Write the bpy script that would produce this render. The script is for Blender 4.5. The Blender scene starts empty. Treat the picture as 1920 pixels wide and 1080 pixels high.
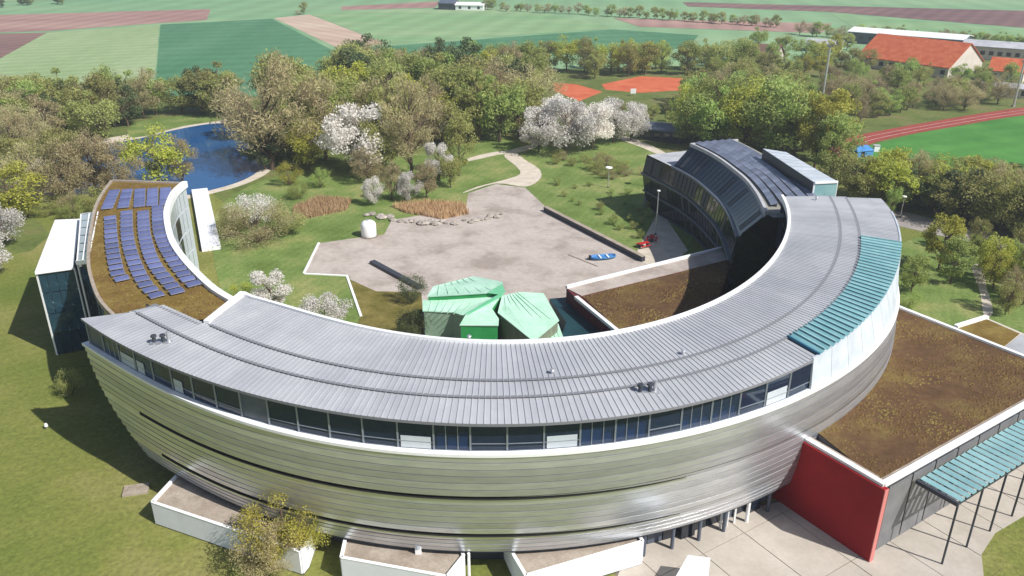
import bpy, math, random
import numpy as np
from mathutils import Vector, Matrix
random.seed(7); np.random.seed(7)
R = math.radians
scene = bpy.context.scene
col = scene.collection

# ------------------------------------------------------------------ camera, sky, sun, exposure
CAM_H = 50.0; FPX = 1545.0; PITCH = math.atan(690 / 1545.0)
cd = bpy.data.cameras.new('camera'); cam = bpy.data.objects.new('camera', cd); col.objects.link(cam)
cam.location = (0, 0, CAM_H); cam.rotation_euler = (math.pi / 2 - PITCH, 0, 0)
cd.sensor_width = 36; cd.lens = 36 * FPX / 1920; cd.clip_start = .5; cd.clip_end = 9000
scene.camera = cam
SUN_EL = R(45); SUN_DIR = Vector((.839 * math.cos(SUN_EL), -.545 * math.cos(SUN_EL), math.sin(SUN_EL))).normalized()
w = bpy.data.worlds.new('World'); scene.world = w; w.use_nodes = True
nt = w.node_tree; bg = nt.nodes['Background']
sky = nt.nodes.new('ShaderNodeTexSky'); sky.sky_type = 'NISHITA'; sky.sun_disc = False
sky.sun_elevation = SUN_EL; sky.sun_rotation = math.atan2(SUN_DIR.x, SUN_DIR.y)
sky.air_density = 1.0; sky.dust_density = 1.2
nt.links.new(sky.outputs[0], bg.inputs[0]); bg.inputs[1].default_value = .085
sd = bpy.data.lights.new('sun', 'SUN'); sd.energy = 4.8; sd.angle = R(.55); sd.color = (1, .975, .93)
sun = bpy.data.objects.new('sun', sd); col.objects.link(sun)
sun.rotation_euler = SUN_DIR.to_track_quat('Z', 'Y').to_euler(); sun.location = (60, -40, 90)
vs = scene.view_settings; vs.view_transform = 'Standard'; vs.look = 'None'; vs.exposure = .27; vs.gamma = 1

# ------------------------------------------------------------------ helpers
def G(x, y, z=0.0):
    """survey: photograph point (1920x1080) at height z -> world point"""
    a = (x - 960) / FPX; b = -(y - 540) / FPX; c, s = math.cos(PITCH), math.sin(PITCH)
    t = (z - CAM_H) / (-s + b * c)
    return Vector((a * t, (c + b * s) * t, z))
def L(r, g, b, k=.85):
    f = lambda v: (v / 12.92 if v <= .04045 else ((v + .055) / 1.055) ** 2.4)
    return tuple(f(v / 255) * k for v in (r, g, b))

class MB:
    def __init__(s): s.v = []; s.f = []; s.m = []
    def add(s, vs, fs, mi=0):
        o = len(s.v); s.v += [tuple(v) for v in vs]; s.f += [tuple(i + o for i in f) for f in fs]; s.m += [mi] * len(fs); return s
    def quad(s, a, b, c, d, mi=0): return s.add([a, b, c, d], [(0, 1, 2, 3)], mi)
    def poly(s, pts, mi=0): return s.add(pts, [tuple(range(len(pts)))], mi)
    def prism(s, top, zb, mi=0):
        """polygon with per-vertex heights extruded down to zb (number)"""
        n = len(top); top = [Vector(p) for p in top]
        ar = sum(top[i].x * top[(i + 1) % n].y - top[(i + 1) % n].x * top[i].y for i in range(n))
        if ar < 0: top = top[::-1]
        bot = [Vector((p.x, p.y, zb)) for p in top]
        fs = [tuple(range(n)), tuple(range(2 * n - 1, n - 1, -1))] + [(i, n + i, n + (i + 1) % n, (i + 1) % n) for i in range(n)]
        return s.add(top + bot, fs, mi)
    def box(s, c, sx, sy, sz, rz=0, mi=0, tilt=None):
        M = Matrix.Translation(Vector(c)) @ Matrix.Rotation(rz, 4, 'Z')
        if tilt: M = M @ Matrix.Rotation(tilt, 4, 'X')
        vs = [M @ Vector((x * sx / 2, y * sy / 2, z * sz / 2)) for z in (-1, 1) for y in (-1, 1) for x in (-1, 1)]
        return s.add(vs, [(0, 2, 3, 1), (4, 5, 7, 6), (0, 1, 5, 4), (2, 6, 7, 3), (0, 4, 6, 2), (1, 3, 7, 5)], mi)
    def beam(s, a, b, wd, ht, mi=0):
        """bar from a to b, rectangular section, top at a/b level"""
        a = Vector(a); b = Vector(b); d = (b - a).normalized(); side = d.cross(Vector((0, 0, 1)))
        if side.length < 1e-4: side = Vector((1, 0, 0))
        side = side.normalized() * wd / 2; up = side.cross(d).normalized() * ht
        vs = [a - side, a + side, a + side - up, a - side - up, b - side, b + side, b + side - up, b - side - up]
        return s.add(vs, [(0, 3, 2, 1), (4, 5, 6, 7), (0, 1, 5, 4), (1, 2, 6, 5), (2, 3, 7, 6), (3, 0, 4, 7)], mi)
    def tube(s, a, b, r0, r1, n=6, mi=0):
        a = Vector(a); b = Vector(b); d = (b - a).normalized()
        x = d.orthogonal().normalized(); y = d.cross(x)
        vs = [p + (x * math.cos(t) + y * math.sin(t)) * r for p, r in ((a, r0), (b, r1)) for t in [2 * math.pi * i / n for i in range(n)]]
        fs = [(i, (i + 1) % n, n + (i + 1) % n, n + i) for i in range(n)] + [tuple(range(n - 1, -1, -1)), tuple(range(n, 2 * n))]
        return s.add(vs, fs, mi)
    def mesh(s, name):
        me = bpy.data.meshes.new(name); me.from_pydata(s.v, [], s.f); me.update(); return me
    def build(s, name, mats, parent=None, smooth=False):
        me = s.mesh(name); mats = mats if isinstance(mats, (list, tuple)) else [mats]
        for m in mats: me.materials.append(m)
        if len(mats) > 1: me.polygons.foreach_set('material_index', s.m)
        if smooth: me.polygons.foreach_set('use_smooth', [True] * len(me.polygons))
        o = bpy.data.objects.new(name, me); col.objects.link(o)
        if parent is not None: o.parent = parent
        return o
def place(o, loc):
    """give a top level mesh its origin at loc (geometry stays put)"""
    loc = Vector(loc); o.data.transform(Matrix.Translation(-loc)); o.location = loc; return o
def tag(o, label=None, cat=None, group=None, kind=None):
    if label: o['label'] = label
    if cat: o['category'] = cat
    if group: o['group'] = group
    if kind: o['kind'] = kind
    return o
def thing(name, label, cat, group=None):
    o = bpy.data.objects.new(name, None); col.objects.link(o); o.empty_display_size = .3
    return tag(o, label, cat, group)
def dup(o, name=None, parent=None):
    c = o.copy(); col.objects.link(c)
    if parent is not None: c.parent = parent
    return c

# ------------------------------------------------------------------ materials
def mat(name, c1, c2=None, scale=1.0, rough=.7, metal=0, c3=None, fine=0, fine_amt=.25, bump=0, bscale=20, spec=.4, rnd=0, stretch=None, detail=4, lo=.35, hi=.65):
    m = bpy.data.materials.new(name); m.use_nodes = True; n = m.node_tree; b = n.nodes['Principled BSDF']
    b.inputs['Roughness'].default_value = rough; b.inputs['Metallic'].default_value = metal
    b.inputs['Specular IOR Level'].default_value = spec
    tc = n.nodes.new('ShaderNodeTexCoord'); mp = n.nodes.new('ShaderNodeMapping'); n.links.new(tc.outputs['Object'], mp.inputs[0])
    if stretch: mp.inputs['Scale'].default_value = stretch
    def noise(sc, det=4):
        t = n.nodes.new('ShaderNodeTexNoise'); t.inputs['Scale'].default_value = sc; t.inputs['Detail'].default_value = det
        t.inputs['Roughness'].default_value = .6; n.links.new(mp.outputs[0], t.inputs['Vector']); return t
    out = None
    if c2:
        t = noise(scale, detail); r = n.nodes.new('ShaderNodeValToRGB'); n.links.new(t.outputs['Fac'], r.inputs[0])
        e = r.color_ramp.elements; e[0].position = lo; e[0].color = (*c1, 1); e[1].position = hi; e[1].color = (*c2, 1)
        if c3: x = e.new((lo + hi) / 2); x.color = (*c3, 1)
        out = r.outputs[0]
    else:
        rg = n.nodes.new('ShaderNodeRGB'); rg.outputs[0].default_value = (*c1, 1); out = rg.outputs[0]
    def vary(out, val, amt):
        mr = n.nodes.new('ShaderNodeMapRange'); n.links.new(val, mr.inputs[0]); mr.inputs[3].default_value = 1 - amt; mr.inputs[4].default_value = 1 + amt
        mx = n.nodes.new('ShaderNodeMix'); mx.data_type = 'RGBA'; mx.blend_type = 'MULTIPLY'; mx.inputs[0].default_value = 1
        n.links.new(out, mx.inputs[6]); cb = n.nodes.new('ShaderNodeCombineColor')
        for i in range(3): n.links.new(mr.outputs[0], cb.inputs[i])
        n.links.new(cb.outputs[0], mx.inputs[7]); return mx.outputs[2]
    if fine: out = vary(out, noise(fine, 3).outputs['Fac'], fine_amt * 1.6)
    if rnd:
        oi = n.nodes.new('ShaderNodeObjectInfo'); out = vary(out, oi.outputs['Random'], rnd)
    n.links.new(out, b.inputs['Base Color'])
    if bump:
        t = noise(bscale, 3); bp = n.nodes.new('ShaderNodeBump'); bp.inputs['Strength'].default_value = bump; bp.inputs['Distance'].default_value = .1
        n.links.new(t.outputs['Fac'], bp.inputs['Height']); n.links.new(bp.outputs[0], b.inputs['Normal'])
    m.diffuse_color = (*c1, 1)
    return m
def leafmat(name, c1, c2, trans=.35, hv=.12):
    m = mat(name, c1, c2, scale=.35, rough=.65, rnd=.22, fine=3, fine_amt=.2, spec=.2)
    n = m.node_tree; b = n.nodes['Principled BSDF']; src = b.inputs['Base Color'].links[0].from_socket
    hs = n.nodes.new('ShaderNodeHueSaturation'); oi = n.nodes.new('ShaderNodeObjectInfo')
    mr = n.nodes.new('ShaderNodeMapRange'); n.links.new(oi.outputs['Random'], mr.inputs[0]); mr.inputs[3].default_value = .5 - .12 * hv; mr.inputs[4].default_value = .5 + .18 * hv
    n.links.new(mr.outputs[0], hs.inputs['Hue']); n.links.new(src, hs.inputs['Color']); n.links.new(hs.outputs[0], b.inputs['Base Color'])
    tr = n.nodes.new('ShaderNodeBsdfTranslucent'); n.links.new(hs.outputs[0], tr.inputs[0])
    mx = n.nodes.new('ShaderNodeMixShader'); mx.inputs[0].default_value = trans
    n.links.new(b.outputs[0], mx.inputs[1]); n.links.new(tr.outputs[0], mx.inputs[2])
    n.links.new(mx.outputs[0], n.nodes['Material Output'].inputs[0]); return m
def glassmat(name, tint, clear=.5, rough=.03, body=.5):
    """window glass: tinted see-through plus mirror reflection by fresnel"""
    m = bpy.data.materials.new(name); m.use_nodes = True; n = m.node_tree; n.nodes.remove(n.nodes['Principled BSDF'])
    t = n.nodes.new('ShaderNodeBsdfTransparent'); t.inputs[0].default_value = (*[clear * v / max(tint) for v in tint], 1)
    d = n.nodes.new('ShaderNodeBsdfDiffuse'); d.inputs[0].default_value = (*tint, 1)
    g = n.nodes.new('ShaderNodeBsdfGlossy'); g.inputs['Roughness'].default_value = rough; g.inputs[0].default_value = (.9, .95, 1, 1)
    a = n.nodes.new('ShaderNodeMixShader'); a.inputs[0].default_value = body; n.links.new(t.outputs[0], a.inputs[1]); n.links.new(d.outputs[0], a.inputs[2])
    fr = n.nodes.new('ShaderNodeFresnel'); fr.inputs[0].default_value = 1.5
    b = n.nodes.new('ShaderNodeMixShader'); n.links.new(fr.outputs[0], b.inputs[0]); n.links.new(a.outputs[0], b.inputs[1]); n.links.new(g.outputs[0], b.inputs[2])
    n.links.new(b.outputs[0], n.nodes['Material Output'].inputs[0]); m.diffuse_color = (*tint, 1); return m

def bands(m, period, ang, amt, dist=1.5):
    """crop rows / mowing stripes: bands of slightly different tone"""
    n = m.node_tree; b = n.nodes['Principled BSDF']; src = b.inputs['Base Color'].links[0].from_socket
    tc = n.nodes.new('ShaderNodeTexCoord'); mp = n.nodes.new('ShaderNodeMapping'); mp.inputs['Rotation'].default_value = (0, 0, ang); n.links.new(tc.outputs['Object'], mp.inputs[0])
    wv = n.nodes.new('ShaderNodeTexWave'); wv.inputs['Scale'].default_value = .314 / period; wv.inputs['Distortion'].default_value = dist; wv.inputs['Detail'].default_value = 3; wv.inputs['Detail Scale'].default_value = .6; n.links.new(mp.outputs[0], wv.inputs['Vector'])
    mr = n.nodes.new('ShaderNodeMapRange'); n.links.new(wv.outputs['Fac'], mr.inputs[0]); mr.inputs[3].default_value = 1 - amt; mr.inputs[4].default_value = 1 + amt
    cb = n.nodes.new('ShaderNodeCombineColor')
    for i in range(3): n.links.new(mr.outputs[0], cb.inputs[i])
    mx = n.nodes.new('ShaderNodeMix'); mx.data_type = 'RGBA'; mx.blend_type = 'MULTIPLY'; mx.inputs[0].default_value = 1
    n.links.new(src, mx.inputs[6]); n.links.new(cb.outputs[0], mx.inputs[7]); n.links.new(mx.outputs[2], b.inputs['Base Color']); return m
M = {}
M['lawn'] = mat('lawn_grass', L(108, 126, 56, .72), L(168, 158, 104, .72), .05, c3=L(138, 142, 74, .72), fine=2.2, fine_amt=.34, bump=.8, bscale=2.5, rough=.9, spec=.1, lo=.3, hi=.72, detail=6)
M['garden'] = mat('garden_grass', L(104, 124, 62, .82), L(148, 152, 94, .82), .12, c3=L(120, 140, 76, .82), fine=2.0, fine_amt=.32, bump=.8, bscale=2.5, rough=.9, spec=.1)
M['woodfloor'] = mat('wood_floor', L(92, 104, 56), L(126, 120, 80), .09, c3=L(108, 120, 64), fine=.9, fine_amt=.3, rough=.95, spec=.1)
M['pitch'] = mat('pitch_grass', L(72, 128, 58), L(92, 148, 72), .05, fine=.6, fine_amt=.1, rough=.9, spec=.1)
def field(name, a, b, st=(1, 1, 1), sc=.03): return mat(name, L(*a), L(*b), sc, fine=.35, fine_amt=.12, rough=.95, spec=.05, stretch=st)
M['f_light'] = field('field_young_wheat', (146, 168, 120), (164, 180, 138), (1, .25, 1))
M['f_dark'] = field('field_winter_wheat', (80, 128, 94), (96, 140, 106), (1, .2, 1))
M['f_mid'] = field('field_barley', (126, 164, 116), (152, 176, 132), (.2, 1, 1))
M['f_green'] = field('field_meadow', (124, 164, 122), (146, 174, 132), (.15, 1, 1), .02)
M['f_tan'] = field('field_sown_soil', (190, 164, 146), (206, 184, 164), (.3, 1, 1))
M['f_pink'] = field('field_clay_soil', (158, 122, 116), (178, 146, 134), (.15, 1, 1))
M['f_brown'] = field('field_ploughed_soil', (118, 92, 92), (146, 116, 108), (.2, 1, 1))
for k_, (pd, an, am) in {'f_light': (9, 1.2, .07), 'f_dark': (14, 1.35, .07), 'f_mid': (16, .25, .06), 'f_green': (22, .1, .06), 'f_tan': (8, 2.4, .06), 'f_pink': (12, .15, .08), 'f_brown': (9, .6, .1), 'pitch': (7, 1.2, .05), 'lawn': (1.7, .9, .035), 'garden': (1.5, .4, .04)}.items(): bands(M[k_], pd, an, am)
M['track'] = mat('running_track', L(148, 60, 50), L(166, 76, 62), .4, fine=2, fine_amt=.1, rough=.9)
M['clay'] = mat('tennis_clay', L(196, 92, 58), L(214, 116, 76), .2, fine=1.5, fine_amt=.1, rough=.95)
M['court'] = mat('court_paving', L(172, 158, 148, .76), L(208, 196, 186, .76), .16, c3=L(200, 187, 177, .76), fine=1.2, fine_amt=.16, bump=.2, bscale=6, rough=.85, detail=8)
M['plaza'] = mat('plaza_concrete', L(192, 182, 168, .78), L(208, 198, 185, .78), .25, fine=2.5, fine_amt=.08, rnd=.035, rough=.85, detail=7)
M['joint'] = mat('joint_fill', L(120, 108, 96), L(140, 128, 112), 2, rough=.9)
M['path'] = mat('gravel_path', L(200, 188, 170), L(222, 210, 192), .5, fine=3, fine_amt=.12, rough=.95)
M['road'] = mat('asphalt', L(150, 142, 136), L(172, 164, 156), .3, fine=2, fine_amt=.1, rough=.9)
M['olive'] = mat('dry_turf', L(104, 98, 48), L(136, 124, 72), .4, fine=2, fine_amt=.25, bump=.5, bscale=5, rough=.95, spec=.1)
M['sedum'] = mat('sedum_roof', L(92, 70, 50, .74), L(132, 114, 68, .74), .16, c3=L(110, 84, 60, .74), fine=1.6, fine_amt=.3, bump=.6, bscale=6, rough=.95, spec=.1, detail=8, lo=.32, hi=.68)
M['sedum2'] = mat('sedum_olive', L(112, 90, 46, .85), L(142, 124, 70, .85), .25, c3=L(126, 104, 54, .85), fine=1.8, fine_amt=.28, bump=.6, bscale=6, rough=.95, spec=.1, detail=8)
M['gravelroof'] = mat('gravel_roof', L(168, 152, 136, .75), L(194, 180, 164, .75), .7, fine=6, fine_amt=.22, bump=.3, bscale=12, rough=.95, detail=8)
M['zinc'] = mat('zinc_sheet', L(176, 178, 183, .8), L(192, 193, 197, .8), .2, rough=.5, spec=.45, rnd=.045, fine=.9, fine_amt=.03)
M['seamline'] = mat('dark_flashing', L(140, 141, 146, .75), rough=.6)
M['white'] = mat('white_coating', (.86, .86, .85), (.82, .82, .81), .6, rough=.5, fine=3, fine_amt=.03)
M['plaster'] = mat('white_render', (.84, .85, .87), (.78, .79, .82), .5, rough=.85, fine=4, fine_amt=.05)
M['steel'] = mat('brushed_steel', (.57, .585, .61), (.67, .685, .71), .5, rough=.3, metal=.74, rnd=.2, stretch=(1, 1, 6), bump=.06, bscale=.8)
M['steel_edge'] = mat('steel_lip', (.74, .74, .73), rough=.35, metal=1)
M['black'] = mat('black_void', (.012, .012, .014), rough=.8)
M['darkmetal'] = mat('anthracite_metal', L(58, 62, 72), L(68, 72, 80), 1, rough=.5, rnd=.1)
M['greymetal'] = mat('grey_panel', L(84, 92, 108), L(98, 106, 120), 1, rough=.4, rnd=.15)
M['mullion'] = mat('aluminium_frame', L(150, 158, 170), rough=.45, metal=.4)
M['interior'] = mat('interior_wall', L(150, 146, 140), L(172, 168, 160), .8, rough=.9)
M['furn'] = mat('white_furniture', (.75, .76, .76), rough=.6)
M['wood'] = mat('wooden_furniture', L(150, 108, 80), rough=.6)
M['redwall'] = mat('red_render', L(150, 24, 30), L(165, 32, 36), .4, rough=.75, fine=3, fine_amt=.06, spec=.25)
M['redlit'] = mat('sunlit_red_edge', L(214, 130, 124), rough=.7)  # end of the red fin: sunlight put into the colour
M['slate'] = mat('slate_glazing', L(112, 112, 116), L(128, 128, 130), .5, rough=.35, rnd=.08)
M['teal'] = mat('teal_glass_louvre', L(122, 176, 182), L(142, 190, 196), .5, rough=.22, rnd=.10, spec=.6)
M['tealpale'] = mat('pale_teal_glass', L(138, 182, 186), L(158, 198, 200), .5, rough=.22, rnd=.07, spec=.6)
M['panelw'] = mat('translucent_white_panel', L(196, 204, 212), L(214, 220, 226), .5, rough=.4, rnd=.06)
M['copper'] = mat('green_copper', L(182, 226, 198, .85), L(198, 234, 212, .85), .5, rough=.55, fine=2, fine_amt=.07)
M['copper_mid'] = mat('mid_green_sheet', L(112, 196, 146), L(128, 208, 160), .5, rough=.55)
M['copper_wall'] = mat('green_grey_cladding', L(140, 170, 144), L(156, 182, 158), 1, rough=.6)
M['green'] = mat('green_cladding', L(46, 150, 82), L(58, 164, 94), .6, rough=.55)
M['boards'] = mat('grey_timber', L(116, 122, 104), L(140, 146, 124), 1, rough=.8, stretch=(5, 5, .4))
M['pv'] = mat('solar_cell', L(96, 104, 148), L(122, 128, 168), .7, rough=.12, rnd=.22, spec=.7)
M['pvdark'] = mat('solar_cell_dark', L(116, 122, 140), L(142, 148, 164), .7, rough=.2, rnd=.25, spec=.7)
M['alu'] = mat('aluminium', (.6, .6, .62), rough=.4, metal=.7)
M['water'] = mat('lake_water', (.012, .07, .2), (.02, .1, .26), .03, rough=.06, spec=.5, bump=.12, bscale=1.2)
M['bark'] = mat('bark', L(92, 76, 60), L(120, 102, 84), 2, rough=.9, rnd=.15)
M['rock'] = mat('boulder', L(150, 140, 130), L(190, 180, 168), 1.2, rough=.9, rnd=.2)
M['orange'] = mat('clay_roof_tile', L(196, 92, 52), L(216, 118, 76), .5, rough=.8, rnd=.06, fine=2, fine_amt=.1)
M['housewall'] = mat('house_render', L(214, 204, 190), L(226, 216, 204), .4, rough=.85, rnd=.08)
M['greyroof'] = mat('grey_sheet_roof', L(176, 176, 180), L(200, 200, 204), .3, rough=.6, rnd=.1)
M['brownroof'] = mat('brown_tile', L(120, 92, 80), L(144, 114, 98), .5, rough=.85)
M['darkglass'] = mat('dark_window', L(30, 38, 50), rough=.08, spec=.7)
M['blue'] = mat('blue_tarpaulin', L(66, 130, 196), L(90, 156, 214), .6, rough=.45)
M['red'] = mat('red_plastic', L(190, 40, 36), rough=.5)
M['reed'] = mat('dry_reed', L(188, 152, 112), L(212, 180, 138), 1, rough=.9, rnd=.15)
M['glass'] = glassmat('window_glass', (.035, .065, .13), .85, .03, .35)
M['glass_blue'] = glassmat('tower_glass', (.03, .085, .125), .35)
M['glass_pale'] = glassmat('pale_roof_glass', (.66, .72, .76), .6, .08, .75)
LEAF = {
 'fresh': leafmat('leaf_fresh_green', L(146, 166, 84, 1), L(188, 196, 120, 1), .5),
 'olive': leafmat('leaf_olive', L(156, 160, 90, 1), L(192, 190, 120, 1), .52),
 'yellow': leafmat('leaf_yellow_green', L(170, 170, 70, 1), L(206, 204, 100, 1), .5),
 'bare': leafmat('twig_brown', L(166, 152, 112, 1), L(198, 184, 142, 1), .4),
 'gold': leafmat('leaf_golden', L(170, 162, 74, 1), L(204, 192, 104, 1), .5),
 'dark': leafmat('leaf_dark_evergreen', L(90, 106, 70, .9), L(122, 132, 86, .9), .35),
 'blossom': leafmat('white_blossom', L(222, 216, 208, 1), L(242, 238, 232, 1), .45, .03),
}

# ------------------------------------------------------------------ the setting
def sheet(name, pts, z, m, label=None, sub=0):
    o = MB().poly([G(x, y, z) for x, y in pts]).build(name, m)
    if o.data.polygons[0].normal.z < 0: o.data.flip_normals()
    return tag(o, label, None, None, 'structure')
def smooth(pts, n=6, closed=False):
    """Catmull-Rom through photograph points"""
    out = []; N = len(pts); rng = range(N) if closed else range(N - 1)
    for i in rng:
        p0, p1, p2, p3 = (pts[(i + k) % N] if closed else pts[max(0, min(N - 1, i + k))] for k in (-1, 0, 1, 2))
        for j in range(n):
            t = j / n
            out.append(tuple(.5 * (2 * b + (c - a) * t + (2 * a - 5 * b + 4 * c - d) * t * t + (3 * b - a - 3 * c + d) * t ** 3) for a, b, c, d in zip(p0, p1, p2, p3)))
    if not closed: out.append(tuple(pts[-1]))
    return out
g = MB().poly([(-5000, -1500, 0), (5000, -1500, 0), (5000, 7000, 0), (-5000, 7000, 0)]).build('ground', M['lawn']); tag(g, kind='structure')
fl = MB().poly([(-5000, 285, .01), (5000, 285, .01), (5000, 7000, .01), (-5000, 7000, .01)]).build('farmland', M['f_green']); tag(fl, kind='structure')
sheet('wood_floor', [(-300, 420), (60, 400), (95, 440), (60, 470), (-300, 540), (-700, 300), (-500, 172), (2500, 90), (2700, 300), (2100, 480), (1700, 420), (1560, 330), (1250, 290), (1000, 262), (880, 280), (800, 380), (560, 440), (420, 380), (360, 330), (100, 380)], .014, M['woodfloor'])
Z1 = .03
sheet('field', [(-420, 175), (-100, 140), (90, 61), (299, 46), (286, 180), (-200, 205)], Z1 + 0.006, M['f_light'])
sheet('field', [(301, 46), (510, 35), (640, 103), (720, 180), (289, 182)], Z1 + 0.012, M['f_dark'])
sheet('field', [(514, 34), (580, 27), (722, 81), (638, 92)], Z1 + 0.018, M['f_tan'])
sheet('field', [(584, 27), (640, 20), (960, 14), (1160, 52), (726, 82)], Z1 + 0.024, M['f_mid'])
sheet('field', [(650, 92), (1150, 55), (1310, 66), (1290, 90), (900, 112), (705, 140)], Z1 + 0.030, M['f_dark'])
sheet('field', [(-300, 36), (395, 17), (388, 37), (90, 58), (-300, 68)], Z1 + 0.036, M['f_pink'])
sheet('field', [(-300, 70), (88, 61), (-10, 115), (-300, 170)], Z1 + 0.042, M['f_brown'])
sheet('field', [(640, 12), (830, 2), (815, 14), (640, 19)], Z1 + 0.048, M['f_pink'])
sheet('field', [(1150, 34), (1560, 44), (1540, 62), (1200, 50)], Z1 + 0.054, M['f_pink'])
sheet('field', [(1280, 4), (1920, 20), (2300, 40), (2300, 74), (1920, 52), (1550, 22), (1290, 12)], Z1 + 0.060, M['f_brown'])
sheet('field', [(1560, 26), (1920, 56), (2300, 80), (2300, 100), (1600, 50)], Z1 + 0.066, M['f_mid'])
sheet('field', [(-600, -18), (620, -28), (630, -8), (-600, 12)], Z1 + 0.072, M['f_light'])
sheet('field', [(700, -30), (2000, -35), (2200, -10), (900, -8)], Z1 + 0.078, M['f_dark'])
# lake with its shore
lake = smooth([(60, 315), (150, 280), (250, 262), (345, 240), (420, 231), (466, 246), (462, 280), (478, 302), (486, 318), (455, 338), (400, 355), (330, 368), (200, 370), (80, 360)], 5, True)
sheet('lake_shore', smooth([(30, 318), (140, 272), (240, 252), (345, 230), (425, 223), (476, 243), (472, 280), (488, 300), (508, 318), (470, 341), (405, 361), (330, 375), (200, 378), (60, 372)], 5, True), .03, M['path'])
sheet('lake', lake, .055, M['water'])
sheet('lawn_bank', smooth([(250, 232), (330, 218), (400, 212), (420, 224), (345, 236), (250, 258)], 4, True), .06, M['garden'])
# court lawn, paving, paths
sheet('court_lawn', smooth([(405, 400), (520, 330), (640, 330), (860, 250), (930, 245), (990, 275), (1120, 255), (1250, 290), (1300, 440), (1230, 520), (950, 560), (700, 660), (500, 640), (420, 560)], 5, True), .03, M['garden'])
sheet('court_paving', [(570, 513), (598, 456), (660, 447), (720, 440), (735, 412), (800, 402), (872, 400), (878, 362), (930, 345), (985, 352), (1020, 385), (1035, 400), (1208, 492), (1260, 500), (1260, 560), (1000, 700), (760, 680), (690, 610), (655, 518)], .05, M['court'])
sheet('court_turf', [(652, 522), (705, 546), (790, 548), (800, 700), (640, 700), (676, 592)], .065, M['olive'])
sheet('footpath', smooth([(868, 362), (930, 344), (985, 350), (1012, 336), (1012, 318), (985, 300), (965, 286), (945, 292), (968, 312), (975, 326), (950, 336), (895, 350)], 4, True), .068, M['path'])
sheet('footpath', smooth([(880, 302), (935, 290), (965, 288), (1000, 278), (990, 272), (955, 282), (925, 285), (880, 296)], 3, True), .07, M['path'])
sheet('footpath', smooth([(1165, 262), (1200, 275), (1240, 292), (1250, 288), (1215, 270), (1175, 256)], 3, True), .07, M['path'])
sheet('gravel_yard', [(1195, 470), (1232, 400), (1250, 410), (1290, 470), (1240, 510), (1205, 492)], .07, M['path'])
# sports ground
tr_o = [(1546, 262), (1600, 250), (1700, 234), (1800, 219), (1920, 201), (2200, 168)]
sheet('sports_pitch', [(1560, 292), (1640, 270), (1720, 250), (1820, 233), (1920, 215), (2200, 182), (2500, 320), (1960, 420), (1700, 330)], .04, M['pitch'])
sheet('running_track', smooth([(1540, 268), (1600, 255), (1700, 236), (1800, 219), (1920, 201), (2200, 168), (2200, 184), (1920, 216), (1800, 235), (1700, 253), (1632, 270), (1575, 300), (1545, 300)], 4, True), .055, M['track'])
for k_ in (.35, .7):
    mb_ = MB(); o1 = [(1546, 270), (1600, 255), (1700, 236), (1800, 219), (1920, 201), (2200, 168)]; o2 = [(1575, 296), (1632, 270), (1700, 253), (1800, 235), (1920, 216), (2200, 184)]
    ln = [G(a[0] + (b[0] - a[0]) * k_, a[1] + (b[1] - a[1]) * k_, .07) for a, b in zip(smooth(o1, 5), smooth(o2, 5))]
    for a, b in zip(ln, ln[1:]): n_ = (b - a).cross(Vector((0, 0, 1))).normalized() * .05; mb_.quad(a - n_, a + n_, b + n_, b - n_)
    tag(mb_.build('lane_line', M['white']), kind='structure')
sheet('tennis_court', [(1036, 155), (1080, 158), (1130, 172), (1085, 190), (1040, 170)], .04, M['clay'])
sheet('tennis_court', [(1128, 158), (1200, 143), (1320, 148), (1330, 166), (1200, 174), (1135, 168)], .04, M['clay'])
# right hand garden and road
sheet('garden_lawn', [(1640, 470), (1720, 445), (2000, 470), (2100, 700), (1920, 690), (1690, 600), (1600, 560)], .03, M['garden'])
sheet('road', [(1640, 392), (1700, 398), (1920, 452), (2200, 530), (2200, 560), (1920, 478), (1690, 425), (1620, 410)], .045, M['road'])
sheet('footpath', smooth([(1822, 500), (1842, 498), (1850, 540), (1862, 585), (1845, 592), (1838, 550)], 3, True), .05, M['path'])

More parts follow.
